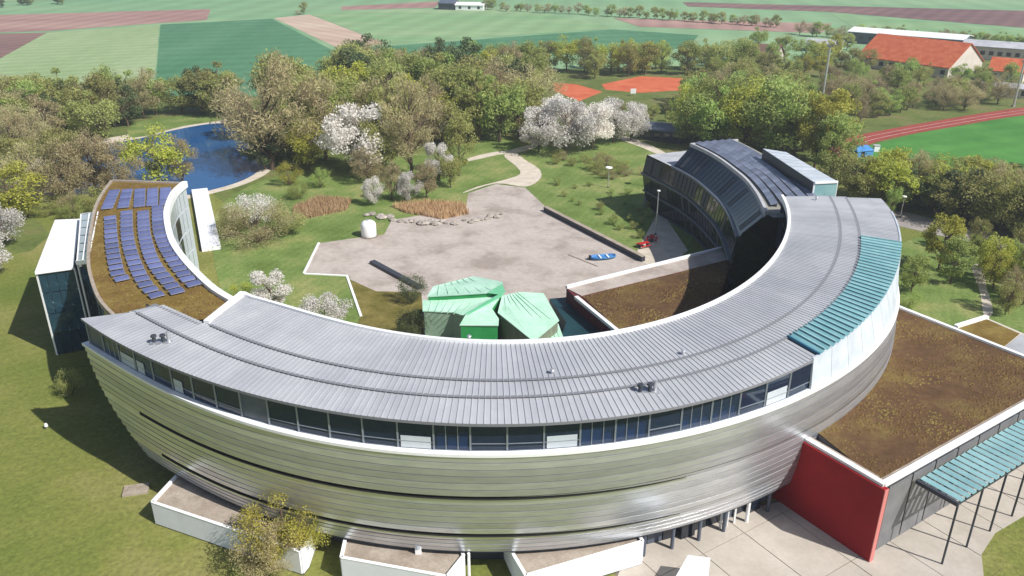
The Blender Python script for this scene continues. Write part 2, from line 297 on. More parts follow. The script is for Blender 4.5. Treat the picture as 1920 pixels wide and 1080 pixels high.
# entrance plaza: concrete slabs with open joints
tag(MB().poly([G(1120, 1160, .02), G(1185, 1000, .02), G(1470, 935, .02), G(1600, 840, .02), G(2150, 740, .02), G(2150, 900, .02), G(1920, 965, .02), G(1862, 1000, .02), G(1835, 1040, .02), G(1850, 1160, .02)][::-1]).build('plaza_bed', M['joint']), kind='structure')
plaza = tag(MB().poly([(0, 40, .005), (1, 40, .005), (1, 41, .005)]).build('plaza', M['plaza']), kind='structure')
import bmesh
def slabs(outline, origin, ang, sx, sy, z, parent, m, name='paving_slab', gap=.07, h=.05):
    """cut an outline into a grid of slabs"""
    ca, sa = math.cos(ang), math.sin(ang); ux, uy = Vector((ca, sa)), Vector((-sa, ca))
    loc = [((p - origin).dot(ux), (p - origin).dot(uy)) for p in outline]
    def clip(poly, ax, val, keep_less):
        out = []
        for i in range(len(poly)):
            a, b = poly[i], poly[(i + 1) % len(poly)]; da, db = (a[ax] - val), (b[ax] - val)
            if keep_less: da, db = -da, -db
            if da >= 0: out.append(a)
            if (da > 0) != (db > 0) and abs(da - db) > 1e-9:
                t = da / (da - db); out.append((a[0] + (b[0] - a[0]) * t, a[1] + (b[1] - a[1]) * t))
        return out
    x0, x1 = min(p[0] for p in loc), max(p[0] for p in loc); y0, y1 = min(p[1] for p in loc), max(p[1] for p in loc)
    for i in range(int(x0 // sx), int(x1 // sx) + 1):
        for j in range(int(y0 // sy), int(y1 // sy) + 1):
            p = clip(clip(clip(clip(loc, 0, i * sx + gap / 2, False), 0, (i + 1) * sx - gap / 2, True), 1, j * sy + gap / 2, False), 1, (j + 1) * sy - gap / 2, True)
            if len(p) < 3: continue
            ar = abs(sum(p[k][0] * p[(k + 1) % len(p)][1] - p[(k + 1) % len(p)][0] * p[k][1] for k in range(len(p)))) / 2
            if ar < .3: continue
            zz = z + random.uniform(-.006, .006)
            MB().prism([Vector((*(origin + ux * a + uy * b), zz)) for a, b in p], z - h).build(name, m, parent)
po = [G(*p).xy for p in [(1125, 1160), (1190, 1004), (1470, 940), (1600, 845), (2140, 745), (2140, 900), (1920, 968), (1866, 1000), (1840, 1040), (1852, 1160)]]
ang = math.atan2((G(1500, 1080) - G(1395, 1000)).y, (G(1500, 1080) - G(1395, 1000)).x)
slabs(po, G(1395, 1000).xy, ang, 7.4, 5.0, .07, plaza, M['plaza'])

# ------------------------------------------------------------------ the ring: plan curves
C = Vector((-2.3, 101.0))
def curve(pts, z, deg=5):
    th = []; rr = []
    for x, y in pts:
        d = G(x, y, z).xy - C; th.append(math.degrees(math.atan2(d.y, d.x))); rr.append(d.length)
    k = np.polyfit(np.array(th) / 100, rr, deg); lo, hi = min(th), max(th)
    return lambda t: float(np.polyval(k, max(lo - 3, min(hi + 3, t)) / 100))
ZI, ZE, ZS, ZB = 16.3, 15.5, 12.6, 2.75
ZA, ZM = 15.9, 16.1
R_in = curve([(500,567),(567,587),(633,606),(710,622),(793,635),(893,643),(977,643),(1060,638),(1127,630),(1193,620),(1273,597),(1347,562),(1407,530),(1447,493),(1470,460),(1478,427),(1477,393),(1469,372)], ZI, 6)
R_ev = curve([(152,597),(200,630),(260,662),(300,682),(400,718),(500,745),(600,765),(700,780),(800,790),(900,797),(1000,797),(1100,790),(1200,775),(1300,755),(1400,727),(1460,705),(1520,676),(1600,619),(1650,570),(1680,520),(1692,470),(1680,420),(1650,370)], ZE, 6)
R_A = curve([(258,583),(300,613),(350,637),(433,667),(560,702),(773,737),(900,744),(1100,738),(1300,704),(1400,672),(1533,590),(1580,540),(1610,487),(1613,427),(1588,377)], ZA, 5)
R_B = curve([(327,577),(383,610),(450,633),(547,663),(700,694),(900,712),(1100,706),(1300,672),(1400,632),(1487,577),(1543,527),(1575,457),(1575,413),(1557,373)], ZM, 5)
R_sl = curve([(160,645),(250,702),(350,750),(450,787),(560,815),(700,838),(800,848),(900,853),(1000,852),(1100,845),(1200,830),(1300,808),(1400,778),(1500,742),(1600,690),(1650,640),(1685,560)], ZS, 5)
def P(th, r, z): return Vector((C.x + r * math.cos(R(th)), C.y + r * math.sin(R(th)), z))
T0, T1 = -141.4, 6.6

school = thing('school_building', 'large crescent school building with curved zinc roof and brushed steel hull wall', 'building'); school.location = (C.x, C.y, 0)
def sub(o, parent):
    """parent keeping world geometry in place"""
    o.parent = parent; o.matrix_parent_inverse = Matrix.Translation(-parent.matrix_basis.to_translation()) if parent.type == 'EMPTY' else Matrix()
    return o
def part(mb, name, m, parent, **k):
    o = mb.build(name, m, **k); return sub(o, parent)

# roof deck, then one zinc bay per seam
def ring_strip(fn_a, fn_b, za, zb, t0, t1, n):
    mb = MB()
    for i in range(n):
        a = t0 + (t1 - t0) * i / n; b = t0 + (t1 - t0) * (i + 1) / n
        mb.quad(P(a, fn_a(a), za), P(a, fn_b(a), zb), P(b, fn_b(b), zb), P(b, fn_a(b), za))
    return mb
deck = MB()
NS = 120
for i in range(NS):
    a = T0 + 3 + (T1 - T0 - 3.2) * i / NS; b = T0 + 3 + (T1 - T0 - 3.2) * (i + 1) / NS
    ia = R_in(a) + .25 if a > -128.5 else R_B(a) + .3; ib = R_in(b) + .25 if b > -128.5 else R_B(b) + .3
    p = [P(a, ia, ZI - .22), P(a, R_ev(a) - .35, ZE - .22), P(b, R_ev(b) - .35, ZE - .22), P(b, ib, ZI - .22)]
    q = [v + Vector((0, 0, -.25)) for v in p]
    deck.quad(*p); deck.quad(*q[::-1]); deck.quad(p[1], q[1], q[2], p[2]); deck.quad(p[0], p[3], q[3], q[0])
roof = part(deck, 'roof', M['seamline'], school)
NB = 238; dT = (T1 - T0) / NB
def tstart(fr):   # ragged left hand end: fraction 0 at inner edge .. 1 at eave
    return -141.4 + (1 - fr) * 9 if fr > .5 else (-127.7 - (.45 - fr) / .45 * 4.5)
TE0, TE1 = -52.8, -13.5      # glazed strip in the outer band
for k in range(NB):
    a = T0 + k * dT; b = a + dT; mid = (a + b) / 2
    mb = MB()
    def band(f0, f1, z0, z1, fr0, fr1):
        pts = []
        for t in (a, b):
            r0, r1 = f0(t), f1(t)
            pts.append((P(max(t, tstart(fr0)), r0, z0), P(max(t, tstart(fr1)), r1, z1)))
        (p0, p1), (q0, q1) = pts
        if (p0 - q0).length < .05 and (p1 - q1).length < .05: return
        mb.quad(p0, p1, q1, q0)
        mb.quad(p1, p1 + Vector((0, 0, -.09)), q1 + Vector((0, 0, -.09)), q1)
        # standing seam on the a side
        if (p0 - q0).length > .3:
            e = (q0 - p0).normalized() * .07; e2 = (q1 - p1).normalized() * .07; h = Vector((0, 0, .055))
            mb.quad(p0 + h, p1 + h, p1 + e2 + h, p0 + e + h); mb.quad(p0, p0 + h, p0 + e + h, p0 + e); mb.quad(p0, p1, p1 + h, p0 + h); mb.quad(p0 + e, p0 + e + h, p1 + e2 + h, p1 + e2); mb.quad(p1, p1 + e2, p1 + e2 + h, p1 + h)
    rB = lambda t: R_B(t); rA = lambda t: R_A(t)
    if b > -132: band(R_in, rB, ZI, ZM + .06, 0, .45)
    band(rB, rA, ZM - .04, ZA + .06, .55, .68)
    if not (TE0 < mid < TE1): band(rA, R_ev, ZA - .04, ZE, .68, 1)
    if mb.f: part(mb, 'roof_panel', M['zinc'], roof)
# flashing lines, white coping on the court side, eave fascia
for fn, z in ((R_A, ZA), (R_B, ZM)):
    mb = ring_strip(lambda t: fn(t) - .16, lambda t: fn(t) + .16, z + .09, z + .075, -137.5 if fn is R_A else -127, T1, 110); part(mb, 'roof_flashing', M['seamline'], roof)
mb = MB()
for i in range(110):
    a = -131.8 + (T1 + 131.8) * i / 110; b = -131.8 + (T1 + 131.8) * (i + 1) / 110
    for r0, r1, z0, z1 in ((-.22, .14, .26, .26), (.14, .14, .26, -.1), (-.22, -.22, -.5, .26)):
        mb.quad(P(a, R_in(a) + r0, ZI + z0), P(a, R_in(a) + r1, ZI + z1), P(b, R_in(b) + r1, ZI + z1), P(b, R_in(b) + r0, ZI + z0))
part(mb, 'coping', M['white'], school)
mb = MB(); e0, e1 = P(-127.9, R_B(-127.9), ZM + .3), P(-131.8, R_in(-131.8), ZI + .32)
mb.beam(e0, e1, .6, .9); part(mb, 'coping', M['white'], school)
mb = MB()
for i in range(80):
    a = T0 + (TE0 - T0) * i / 80; b = T0 + (TE0 - T0) * (i + 1) / 80
    mb.quad(P(a, R_ev(a) + .02, ZE + .03), P(a, R_ev(a) + .02, ZE - .22), P(b, R_ev(b) + .02, ZE - .22), P(b, R_ev(b) + .02, ZE + .03))
    mb.quad(P(a, R_ev(a) + .02, ZE - .22), P(a, R_ev(a) - .9, ZE - .2), P(b, R_ev(b) - .9, ZE - .2), P(b, R_ev(b) + .02, ZE - .22))
part(mb, 'eave', M['seamline'], school)
# right hand roof end wall and gap closures
mb = MB(); mb.quad(P(T1, R_in(T1), ZI), P(T1, R_in(T1), 9), P(T1, R_ev(T1), 9), P(T1, R_ev(T1), ZE)); part(mb, 'end_wall', M['greymetal'], school)

# teal glazed strip: individual louvres
glz = part(ring_strip(R_A, lambda t: R_ev(t) - .1, ZA - .12, ZE - .12, TE0, TE1, 40), 'glazed_strip', M['darkmetal'], school)
nl = 34
for k in range(nl):
    a = TE0 + (TE1 - TE0) * (k + .0) / nl; b = TE0 + (TE1 - TE0) * (k + .82) / nl
    mb = MB(); p = [P(a, R_A(a) + .1, ZA - .08), P(a, R_ev(a), ZE - .08), P(b, R_ev(b), ZE + .36), P(b, R_A(b) + .1, ZA + .36)]
    q = [v - Vector((0, 0, .05)) for v in p]
    mb.add(p + q, [(0, 1, 2, 3), (7, 6, 5, 4), (0, 4, 5, 1), (1, 5, 6, 2), (2, 6, 7, 3), (3, 7, 4, 0)])
    mb.beam(p[3] + Vector((0, 0, .1)), p[2] + Vector((0, 0, .1)), .16, .14, 1)
    part(mb, 'glass_louvre', [M['teal'], M['tealpale']], glz)
mb = MB()
for th in (TE0, TE1): mb.beam(P(th, R_A(th), ZA + .25), P(th, R_ev(th), ZE + .25), .18, .3)
part(mb, 'glazing_frame', mat('petrol_frame', L(44, 100, 130), rough=.4), glz)

# upper storey: floor, back wall, window bays of three panes, white sill
WT0, WT1 = -141.6, -54.0
NWB = 26
mb = MB()
for i in range(90):
    a = WT0 + (TE1 + 18 - WT0) * i / 90; b = WT0 + (TE1 + 18 - WT0) * (i + 1) / 90
    mb.quad(P(a, R_sl(a) - .45, ZS - .3), P(a, R_sl(a) - 6, ZS - .3), P(b, R_sl(b) - 6, ZS - .3), P(b, R_sl(b) - .45, ZS - .3))
    mb.quad(P(a, R_sl(a) - 6, ZS - .3), P(a, R_sl(a) - 6, ZE - .2), P(b, R_sl(b) - 6, ZE - .2), P(b, R_sl(b) - 6, ZS - .3))
inter = part(mb, 'corridor', M['interior'], school)
wr = lambda t: R_sl(t) - .42
for k in range(NWB):
    a = WT0 + (WT1 - WT0) * k / NWB; b = WT0 + (WT1 - WT0) * (k + 1) / NWB; kd = random.Random(k * 7 + 3).choice('gggdgfkgkf')
    fr = MB(); z0, z1 = ZS - .05, ZE - .2
    fr.beam(P(a, wr(a) + .05, z0), P(a, wr(a) + .05, z1), .14, .16)
    fr.beam(P(a, wr(a), z1), P(b, wr(b), z1), .1, .1); fr.beam(P(a, wr(a), z0 + .12), P(b, wr(b), z0 + .12), .1, .1)
    if kd in 'gk': fr.beam(P(a, wr(a), z0 + .75), P(b, wr(b), z0 + .75), .06, .06)
    if kd == 'f':
        for u_ in (.33, .66): t = a + (b - a) * u_; fr.beam(P(t, wr(t), z0), P(t, wr(t), z1), .07, .08)
    win = part(fr, 'window', M['mullion'], school)
    mb = MB(); mb.quad(P(a, wr(a) - .03, z0), P(b, wr(b) - .03, z0), P(b, wr(b) - .03, z1), P(a, wr(a) - .03, z1))
    part(mb, 'pane', M['greymetal'] if kd == 'd' else M['glass'], win)
    if kd in 'kf':      # things standing behind the glass
        mb = MB()
        for j in range(3):
            t = a + (b - a) * (.2 + .3 * j); hh = random.uniform(.9, 1.6); mb.box(P(t, wr(t) - .55, ZS - .28 + hh / 2), .7, .5, hh, R(t) + math.pi / 2)
        part(mb, 'cabinet', random.choice([M['furn'], M['furn'], M['wood']]), inter)
    if kd == 'k':
        mb = MB(); t0_, t1_ = a + (b - a) * .08, a + (b - a) * random.choice([.5, .92]); zz = z0 + random.uniform(.8, 1.5)
        mb.quad(P(t0_, wr(t0_) + .02, z0 + .15), P(t1_, wr(t1_) + .02, z0 + .15), P(t1_, wr(t1_) + .02, zz), P(t0_, wr(t0_) + .02, zz)); part(mb, 'blind', M['panelw'], win)
# pale panels below the glazed strip
NP = 15
for k in range(NP):
    a = WT1 + (TE1 + 14 - WT1) * k / NP; b = WT1 + (TE1 + 14 - WT1) * (k + .985) / NP
    mb = MB(); ro = lambda t: R_sl(t) - .12
    re = lambda t: R_ev(t) + .04
    p = [P(a, ro(a), ZS), P(b, ro(b), ZS), P(b, re(b), ZE + .1), P(a, re(a), ZE + .1)]
    q = [P(a, ro(a) - .2, ZS), P(b, ro(b) - .2, ZS), P(b, re(b) - .2, ZE + .1), P(a, re(a) - .2, ZE + .1)]
    mb.add(p + q, [(0, 1, 2, 3), (4, 7, 6, 5), (0, 3, 7, 4), (1, 5, 6, 2), (3, 2, 6, 7)])
    part(mb, 'wall_panel', M['panelw'], school)
mb = MB()
for i in range(110):
    a = -142.4 + (8 + 142.4) * i / 110; b = -142.4 + (8 + 142.4) * (i + 1) / 110
    o_, i_ = .1, -.6
    mb.quad(P(a, R_sl(a) + o_, ZS), P(b, R_sl(b) + o_, ZS), P(b, R_sl(b) + i_, ZS + .04), P(a, R_sl(a) + i_, ZS + .04))
    mb.quad(P(a, R_sl(a) + o_, ZS - .26), P(b, R_sl(b) + o_, ZS - .26), P(b, R_sl(b) + o_, ZS), P(a, R_sl(a) + o_, ZS))
part(mb, 'sill', M['white'], school)

# steel hull: lapped horizontal strips with two long slots
def hull_r(th, z):
    t = (ZS - .3 - z) / (ZS - .3 - ZB)
    return R_sl(th) - .05 - .45 * t + .55 * math.sin(math.pi * min(1, max(0, t)) * .9)
def hull_t0(z):
    t = (ZS - z) / (ZS - ZB); return -142.4 + 9.6 * t ** 1.25
slots = (8.62, 4.75); levels = [(ZS - .24, slots[0] + .14, 6), (slots[0] - .14, slots[1] + .14, 6), (slots[1] - .14, ZB, 4)]
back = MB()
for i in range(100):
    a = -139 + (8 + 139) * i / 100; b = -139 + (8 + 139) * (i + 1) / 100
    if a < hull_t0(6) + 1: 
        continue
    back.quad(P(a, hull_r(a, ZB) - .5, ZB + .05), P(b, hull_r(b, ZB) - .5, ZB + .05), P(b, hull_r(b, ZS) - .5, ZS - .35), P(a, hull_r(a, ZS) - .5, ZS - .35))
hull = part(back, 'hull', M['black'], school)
for z_hi, z_lo, n in levels:
    for j in range(n):
        za = z_hi + (z_lo - z_hi) * j / n; zb = z_hi + (z_lo - z_hi) * (j + 1) / n
        mb = MB(); ns = 130; lip = .018
        s0 = hull_t0((za + zb) / 2)
        for i in range(ns):
            a = s0 + (8 - s0) * i / ns; b = s0 + (8 - s0) * (i + 1) / ns
            A0, A1 = P(a, hull_r(a, za) + lip, za - .02), P(b, hull_r(b, za) + lip, za - .02); B0, B1 = P(a, hull_r(a, zb), zb + .045), P(b, hull_r(b, zb), zb + .045)
            mb.quad(B0, B1, A1, A0)
            C0, C1 = P(a, hull_r(a, za) - .04, za + .0), P(b, hull_r(b, za) - .04, za + .0); mb.quad(A0, A1, C1, C0)
        part(mb, 'cladding_strip', M['steel'], hull)
for z in slots:      # the slots close to a narrow joint towards the entrance; bright lower lip
    mb = MB()
    for i in range(60):
        a = -88 + 96 * i / 60; b = -88 + 96 * (i + 1) / 60; za, zb = (z + .15 - .25 * min(1, (t_ + 88) / 20) for t_ in (a, b))
        mb.quad(P(a, hull_r(a, z) + .01, za), P(b, hull_r(b, z) + .01, zb), P(b, hull_r(b, z) + .01, z + .15), P(a, hull_r(a, z) + .01, z + .15))
    part(mb, 'cladding_strip', M['steel'], hull)
    mb = MB(); s0 = hull_t0(z); s1 = -131.2 if z > 7 else -128.8
    for i in range(8):
        a = s0 + (s1 - s0) * i / 8; b = s0 + (s1 - s0) * (i + 1) / 8
        mb.quad(P(a, hull_r(a, z) + .01, z - .16), P(b, hull_r(b, z) + .01, z - .16), P(b, hull_r(b, z) + .01, z + .15), P(a, hull_r(a, z) + .01, z + .15))
    part(mb, 'cladding_strip', M['steel'], hull)
    mb = MB()
    for i in range(60):
        s0 = -131.2 if z > 7 else -128.8; a = s0 + (-70.2 - s0) * i / 60; b = s0 + (-70.2 - s0) * (i + 1) / 60
        mb.quad(P(a, hull_r(a, z) + .08, z - .24), P(b, hull_r(b, z) + .08, z - .24), P(b, hull_r(b, z) + .06, z - .13), P(a, hull_r(a, z) + .06, z - .13)); mb.quad(P(a, hull_r(a, z) + .06, z - .13), P(b, hull_r(b, z) + .06, z - .13), P(b, hull_r(b, z) - .3, z - .13), P(a, hull_r(a, z) - .3, z - .13))
    part(mb, 'slot_lip', M['steel_edge'], hull)
# soffit and recessed ground floor
mb = MB(); s0 = hull_t0(ZB)
for i in range(90):
    a = s0 + (8 - s0) * i / 90; b = s0 + (8 - s0) * (i + 1) / 90
    mb.quad(P(a, hull_r(a, ZB) + .03, ZB), P(a, hull_r(a, ZB) - 4, ZB), P(b, hull_r(b, ZB) - 4, ZB), P(b, hull_r(b, ZB) + .03, ZB))
part(mb, 'soffit', M['darkmetal'], school)
mb = MB()
for i in range(90):
    a = -136 + 144 * i / 90; b = -136 + 144 * (i + 1) / 90; r_ = -2.2
    mb.quad(P(a, hull_r(a, ZB) + r_, 0), P(b, hull_r(b, ZB) + r_, 0), P(b, hull_r(b, ZB) + r_, ZB), P(a, hull_r(a, ZB) + r_, ZB))
gf = part(mb, 'ground_floor', M['darkmetal'], school)
for k in range(16):       # entrance glazing on the plaza side
    a = -78 + 1.9 * k; b = a + 1.75; rg = lambda t: hull_r(t, ZB) - (1.7 if k % 5 else 1.2)
    mb = MB(); mb.quad(P(a, rg(a), .08), P(b, rg(b), .08), P(b, rg(b), ZB - .05), P(a, rg(a), ZB - .05))
    if k in (3, 8, 11): part(mb, 'panel', M['greymetal'], gf); continue
    o = part(mb, 'door' if k in (9, 10) else 'window', M['darkglass'], gf)
for k in range(10):
    th = -80 + 3.3 * k; mb = MB().tube(P(th, hull_r(th, ZB) - .55, .02), P(th, hull_r(th, ZB) - .55, ZB), .17, .17, 10); part(mb, 'column', M['white' if k == 6 else 'greymetal'], school)
# white door portal
mb = MB()
for t in (-63.6, -61.6): mb.beam(P(t, hull_r(t, ZB) - .9, .08), P(t, hull_r(t, ZB) - .9, ZB - .1), .16, .2)
mb.beam(P(-63.7, hull_r(-63.6, ZB) - .9, ZB - .12), P(-61.5, hull_r(-61.5, ZB) - .9, ZB - .12), .2, .2); mb.beam(P(-62.6, hull_r(-62.6, ZB) - .9, .08), P(-62.6, hull_r(-62.6, ZB) - .9, ZB - .2), .1, .12)
part(mb, 'door_frame', M['white'], school)
# court side wall: glazed bays where it can be seen, plain elsewhere
mb = MB()
for i in range(100):
    a = -131 + (T1 + 131) * i / 100; b = -131 + (T1 + 131) * (i + 1) / 100; o_ = .5
    mb.quad(P(b, R_in(b) + o_, 0), P(a, R_in(a) + o_, 0), P(a, R_in(a) + o_, ZI - .2), P(b, R_in(b) + o_, ZI - .2))
cw = part(mb, 'court_wall', M['slate'], school)
for k in range(18):
    a = -48 + 3 * k; b = a + 2.8
    for j in range(5):
        z0, z1 = .4 + 3.1 * j, 3.1 + 3.1 * j
        mb = MB(); mb.quad(P(b, R_in(b) + .42, z0), P(a, R_in(a) + .42, z0), P(a, R_in(a) + .42, z1), P(b, R_in(b) + .42, z1)); part(mb, 'window', M['darkglass'], cw)
# end wall of the hull towards the stair tower
mb = MB(); prof = [(ZS, -142.3), (9.5, hull_t0(9.5)), (6, hull_t0(6)), (ZB, hull_t0(ZB)), (0, hull_t0(ZB) + .4)]
for (za, ta), (zb, tb) in zip(prof, prof[1:]):
    mb.quad(P(ta, hull_r(ta, za) - .05, za), P(tb, hull_r(tb, max(zb, ZB)) - (.05 if zb > 1 else 2.2), zb), P(tb - 2, 40, zb), P(ta - 2, 40, za))
part(mb, 'end_wall', M['black'], school)
# roof vents: two twin ventilator sets and small pipes
def vent(px, py, z, label):
    p = G(px, py, z); t = thing('roof_vent', label, 'vent', None); t.location = p; t.scale = (.78, .78, .78)
    mb = MB()
    mb.tube((0, 0, -.1), (0, 0, .75), .22, .22, 10).tube((0, 0, .75), (0, 0, .95), .36, .3, 10); mb.build('duct', M['darkmetal'], t)
    mb = MB().tube((1.0, .05, -.1), (1.0, .05, .8), .22, .22, 10).tube((1.0, .05, .8), (1.0, .05, 1.0), .36, .3, 10); mb.build('duct', M['darkmetal'], t)
    MB().tube((1.55, .2, -.1), (1.55, .2, 1.25), .2, .2, 10).build('flue', M['alu'], t)
    MB().box((.75, .05, .02), 2.4, .7, .12).build('kerb', M['alu'], t)
vent(290, 642, 15.75, 'twin dark ventilator cowls near the pointed tip of the curved zinc roof')
vent(1200, 735, 15.75, 'twin dark ventilator cowls beside a pale flue above the windows by the entrance')
for i, (x, y, z, lb) in enumerate([(1280, 668, 16.0, 'short pipe on the inner half of the curved zinc roof behind the twin cowls'), (1530, 377, 16.1, 'short pipe by the straight far end of the curved zinc roof'), (1035, 704, 16.0, 'short pipe on the middle of the curved zinc roof'), (880, 640, 16.2, 'short pipe by the white coping above the green pavilion')]):
    p = G(x, y, z); mb = MB().tube(p + Vector((0, 0, -.2)), p + Vector((0, 0, .5)), .13, .13, 8).tube(p + Vector((0, 0, .5)), p + Vector((0, 0, .6)), .22, .16, 8)
    tag(place(mb.build('vent_pipe', M['alu']), p), lb, 'pipe')

# ------------------------------------------------------------------ left wing with sedum roof and solar panels
def along(pts, n):
    """n points at even spacing on a world polyline"""
    seg = [(b - a).length for a, b in zip(pts, pts[1:])]; tot = sum(seg); out = []
    for k in range(n):
        d = tot * k / (n - 1); i = 0
        while i < len(seg) - 1 and d > seg[i]: d -= seg[i]; i += 1
        out.append(pts[i].lerp(pts[i + 1], min(1, d / seg[i])))
    return out
def wpath(px, z, n): return along([G(x, y, z) for x, y in smooth(px, 6)], n)
def V(p, z): return Vector((p.x, p.y, z))
ZL = 14.0
li = wpath([(347,345),(328,362),(317,385),(313,410),(322,453),(343,487),(373,520),(403,547),(437,568),(475,590)], ZL, 34)
lo_ = wpath([(210,340),(192,365),(178,395),(170,440),(166,490),(172,525),(185,560),(205,585),(235,612)], ZL, 34)
lw = thing('wing_building', 'curved school wing with sedum roof covered in blue solar panels', 'building'); lw.location = V(li[12].lerp(lo_[12], .5), 0)
mb = MB()
for i in range(33): mb.quad(lo_[i], li[i], li[i + 1], lo_[i + 1])
lroof = part(mb, 'roof', M['sedum2'], lw)
mb = MB()
for a, b in zip(li, li[1:]): mb.beam(a + Vector((0, 0, .45)), b + Vector((0, 0, .45)), .75, .9)
part(mb, 'parapet', M['white'], lw)
mb = MB()
for a, b in zip(lo_, lo_[1:]): mb.beam(a + Vector((0, 0, .25)), b + Vector((0, 0, .25)), .35, .6)
mb.beam(lo_[0] + Vector((0, 0, .25)), li[0] + Vector((0, 0, .25)), .35, .6); part(mb, 'parapet', M['gravelroof'], lw)
# outer wall: dark glazing, far end wall
mb = MB()
for a, b in zip(lo_, lo_[1:]): mb.quad(a - Vector((0, 0, .3)), b - Vector((0, 0, .3)), V(b, 0), V(a, 0))
mb.quad(V(lo_[0], ZL - .3), V(li[0], ZL - .3), V(li[0], 0), V(lo_[0], 0)); ow = part(mb, 'outer_wall', M['darkmetal'], lw)
for i in range(10, 32):
    a, b = lo_[i], lo_[i + 1]; n_ = (b - a).cross(Vector((0, 0, 1))).normalized()
    if n_.x > 0: n_ = -n_
    a2, b2 = a.lerp(b, .06) + n_ * .06, a.lerp(b, .94) + n_ * .06
    for j in range(4):
        mb = MB().quad(V(a2, .5 + 3.3 * j), V(b2, .5 + 3.3 * j), V(b2, 3.5 + 3.3 * j), V(a2, 3.5 + 3.3 * j)); part(mb, 'window', M['darkglass'], ow)
# court wall: pale reflecting bays
mb = MB()
for a, b in zip(li, li[1:]): mb.quad(V(b, ZL - .3), V(a, ZL - .3), V(a, 0), V(b, 0))
iw = part(mb, 'court_wall', M['panelw'], lw)
for i in range(0, 30):
    a, b = li[i], li[i + 1]; n_ = (b - a).cross(Vector((0, 0, 1))).normalized()
    if n_.x < 0: n_ = -n_
    a2, b2 = a.lerp(b, .05) + n_ * .07, a.lerp(b, .95) + n_ * .07
    for j in range(4):
        dk = (i, j) in ((3, 2), (4, 2), (4, 1), (3, 1))
        mb = MB().quad(V(b2, 1.0 + 3.25 * j), V(a2, 1.0 + 3.25 * j), V(a2, 3.9 + 3.25 * j), V(b2, 3.9 + 3.25 * j)); part(mb, 'window', M['darkglass'] if dk else M['glass_pale'], iw)
# solar panels, shared mesh
proto = [None, M['pv']]
cols = [([(207,412),(211,467),(221,515),(229,526)], 13), ([(238,402),(240,450),(252,494),(272,535),(294,557)], 18), ([(269,402),(272,446),(286,491),(307,522),(332,550)], 18), ([(296,392),(300,440),(320,484),(351,525),(363,536)], 18)]
cols += [([(208 + 27 * k - 3 * abs(k - 2), 392 - 2 * k), (215 + 24 * k, 362 - 1.0 * k)], 6) for k in range(5)]
for cpx, n in cols:
    pts = wpath(cpx, ZL, n)
    for i, p in enumerate(pts):
        d = (pts[min(n - 1, i + 1)] - pts[max(0, i - 1)]).normalized()
        o = dup(proto[0]) if proto[0] else None
        if o is None:
            mb = MB(); mb.box((0, 0, .3), 1.4, .98, .05, 0, 0, R(8)); mb.box((0, 0, .27), 1.48, 1.06, .03, 0, 1, R(8)); mb.box((-.6, .3, .14), .06, .06, .3, 0, 1); mb.box((.6, .3, .14), .06, .06, .3, 0, 1)
            o = mb.build('solar_panel', [M['pv'], M['alu']]); proto[0] = o
        o.parent = lroof; o.matrix_parent_inverse = Matrix.Identity(4); o.location = p; o.rotation_euler = (0, 0, math.atan2(d.y, d.x) + math.pi / 2 + (math.pi if d.y > 0 else 0))
# small roof hatch
# ------------------------------------------------------------------ glazed stair tower
ZT = 11.5
tc = [G(65, 510, ZT), G(138, 500, ZT), G(150, 410, ZT), G(103, 412, ZT)]
tw = thing('stair_tower', 'glass stair tower with flat white roof standing in its shadow on the lawn', 'tower'); tw.location = V(sum(tc, Vector()) / 4, 0)
mb = MB().prism([V(p, ZT) for p in tc], ZT - .35); part(mb, 'roof', M['white'], tw)
ctr = sum(tc, Vector()) / 4; inn = [p.lerp(ctr, .03) for p in tc]
mb = MB()
for p in inn: mb.beam(V(p, 0), V(p, ZT - .3), .22, .22)
for zz in (3.2, 6.4, 9.4): mb.prism([V(p.lerp(ctr, .06), zz) for p in tc], zz - .25)
part(mb, 'frame', M['white'], tw)
for k, (a, b) in enumerate(((0, 1), (1, 2), (2, 3), (3, 0))):
    n_ = 4 if k % 2 == 0 else 7
    for i in range(n_):
        for j in range(4):
            p0, p1 = inn[a].lerp(inn[b], (i + .03) / n_), inn[a].lerp(inn[b], (i + .97) / n_); z0 = .15 + j * 2.8
            part(MB().quad(V(p0, z0), V(p1, z0), V(p1, z0 + 2.7), V(p0, z0 + 2.7)), 'pane', M['glass_blue'], tw)
mb = MB(); cs = inn[0].lerp(inn[2], .5)
for k in range(30): mb.box(V(inn[0].lerp(inn[3], .15 + .7 * abs((k % 20) / 10 - 1)).lerp(inn[1], .35), .3 + k * .3), 1.4, .5, .08, .6)
part(mb, 'stair', M['greymetal'], tw)
# sloping glass link between tower and wing
gl = thing('glass_link', 'pale blue sloping glass roof between the stair tower and the solar wing', 'glass roof')
q = [G(145, 490, 12.6), G(166, 488, 13.9), G(184, 398, 13.9), G(152, 402, 12.6)]; gl.location = V(q[0], 0)
mb = MB().quad(*q); glr = part(mb, 'glazing', M['glass_pale'], gl)
for i in range(6):
    a, b = q[0].lerp(q[3], i / 6 + .01), q[0].lerp(q[3], (i + 1) / 6 - .01); c, d = q[1].lerp(q[2], (i + 1) / 6 - .01), q[1].lerp(q[2], i / 6 + .01)
    u_ = Vector((0, 0, .05)); part(MB().quad(a + u_, d + u_, c + u_, b + u_), 'pane', M['glass_pale'], glr)
mb = MB(); u_ = Vector((0, 0, .12))
for t in (.0, .5, 1.0): mb.beam(q[0].lerp(q[1], t) + u_, q[3].lerp(q[2], t) + u_, .16, .12)
mb.beam(q[0] + u_, q[1] + u_, .5, .5); mb.beam(q[3] + u_, q[2] + u_, .3, .3)
mb.beam(V(q[0], 0), V(q[0], 12.7), .35, .35); part(mb, 'frame', M['white'], gl)
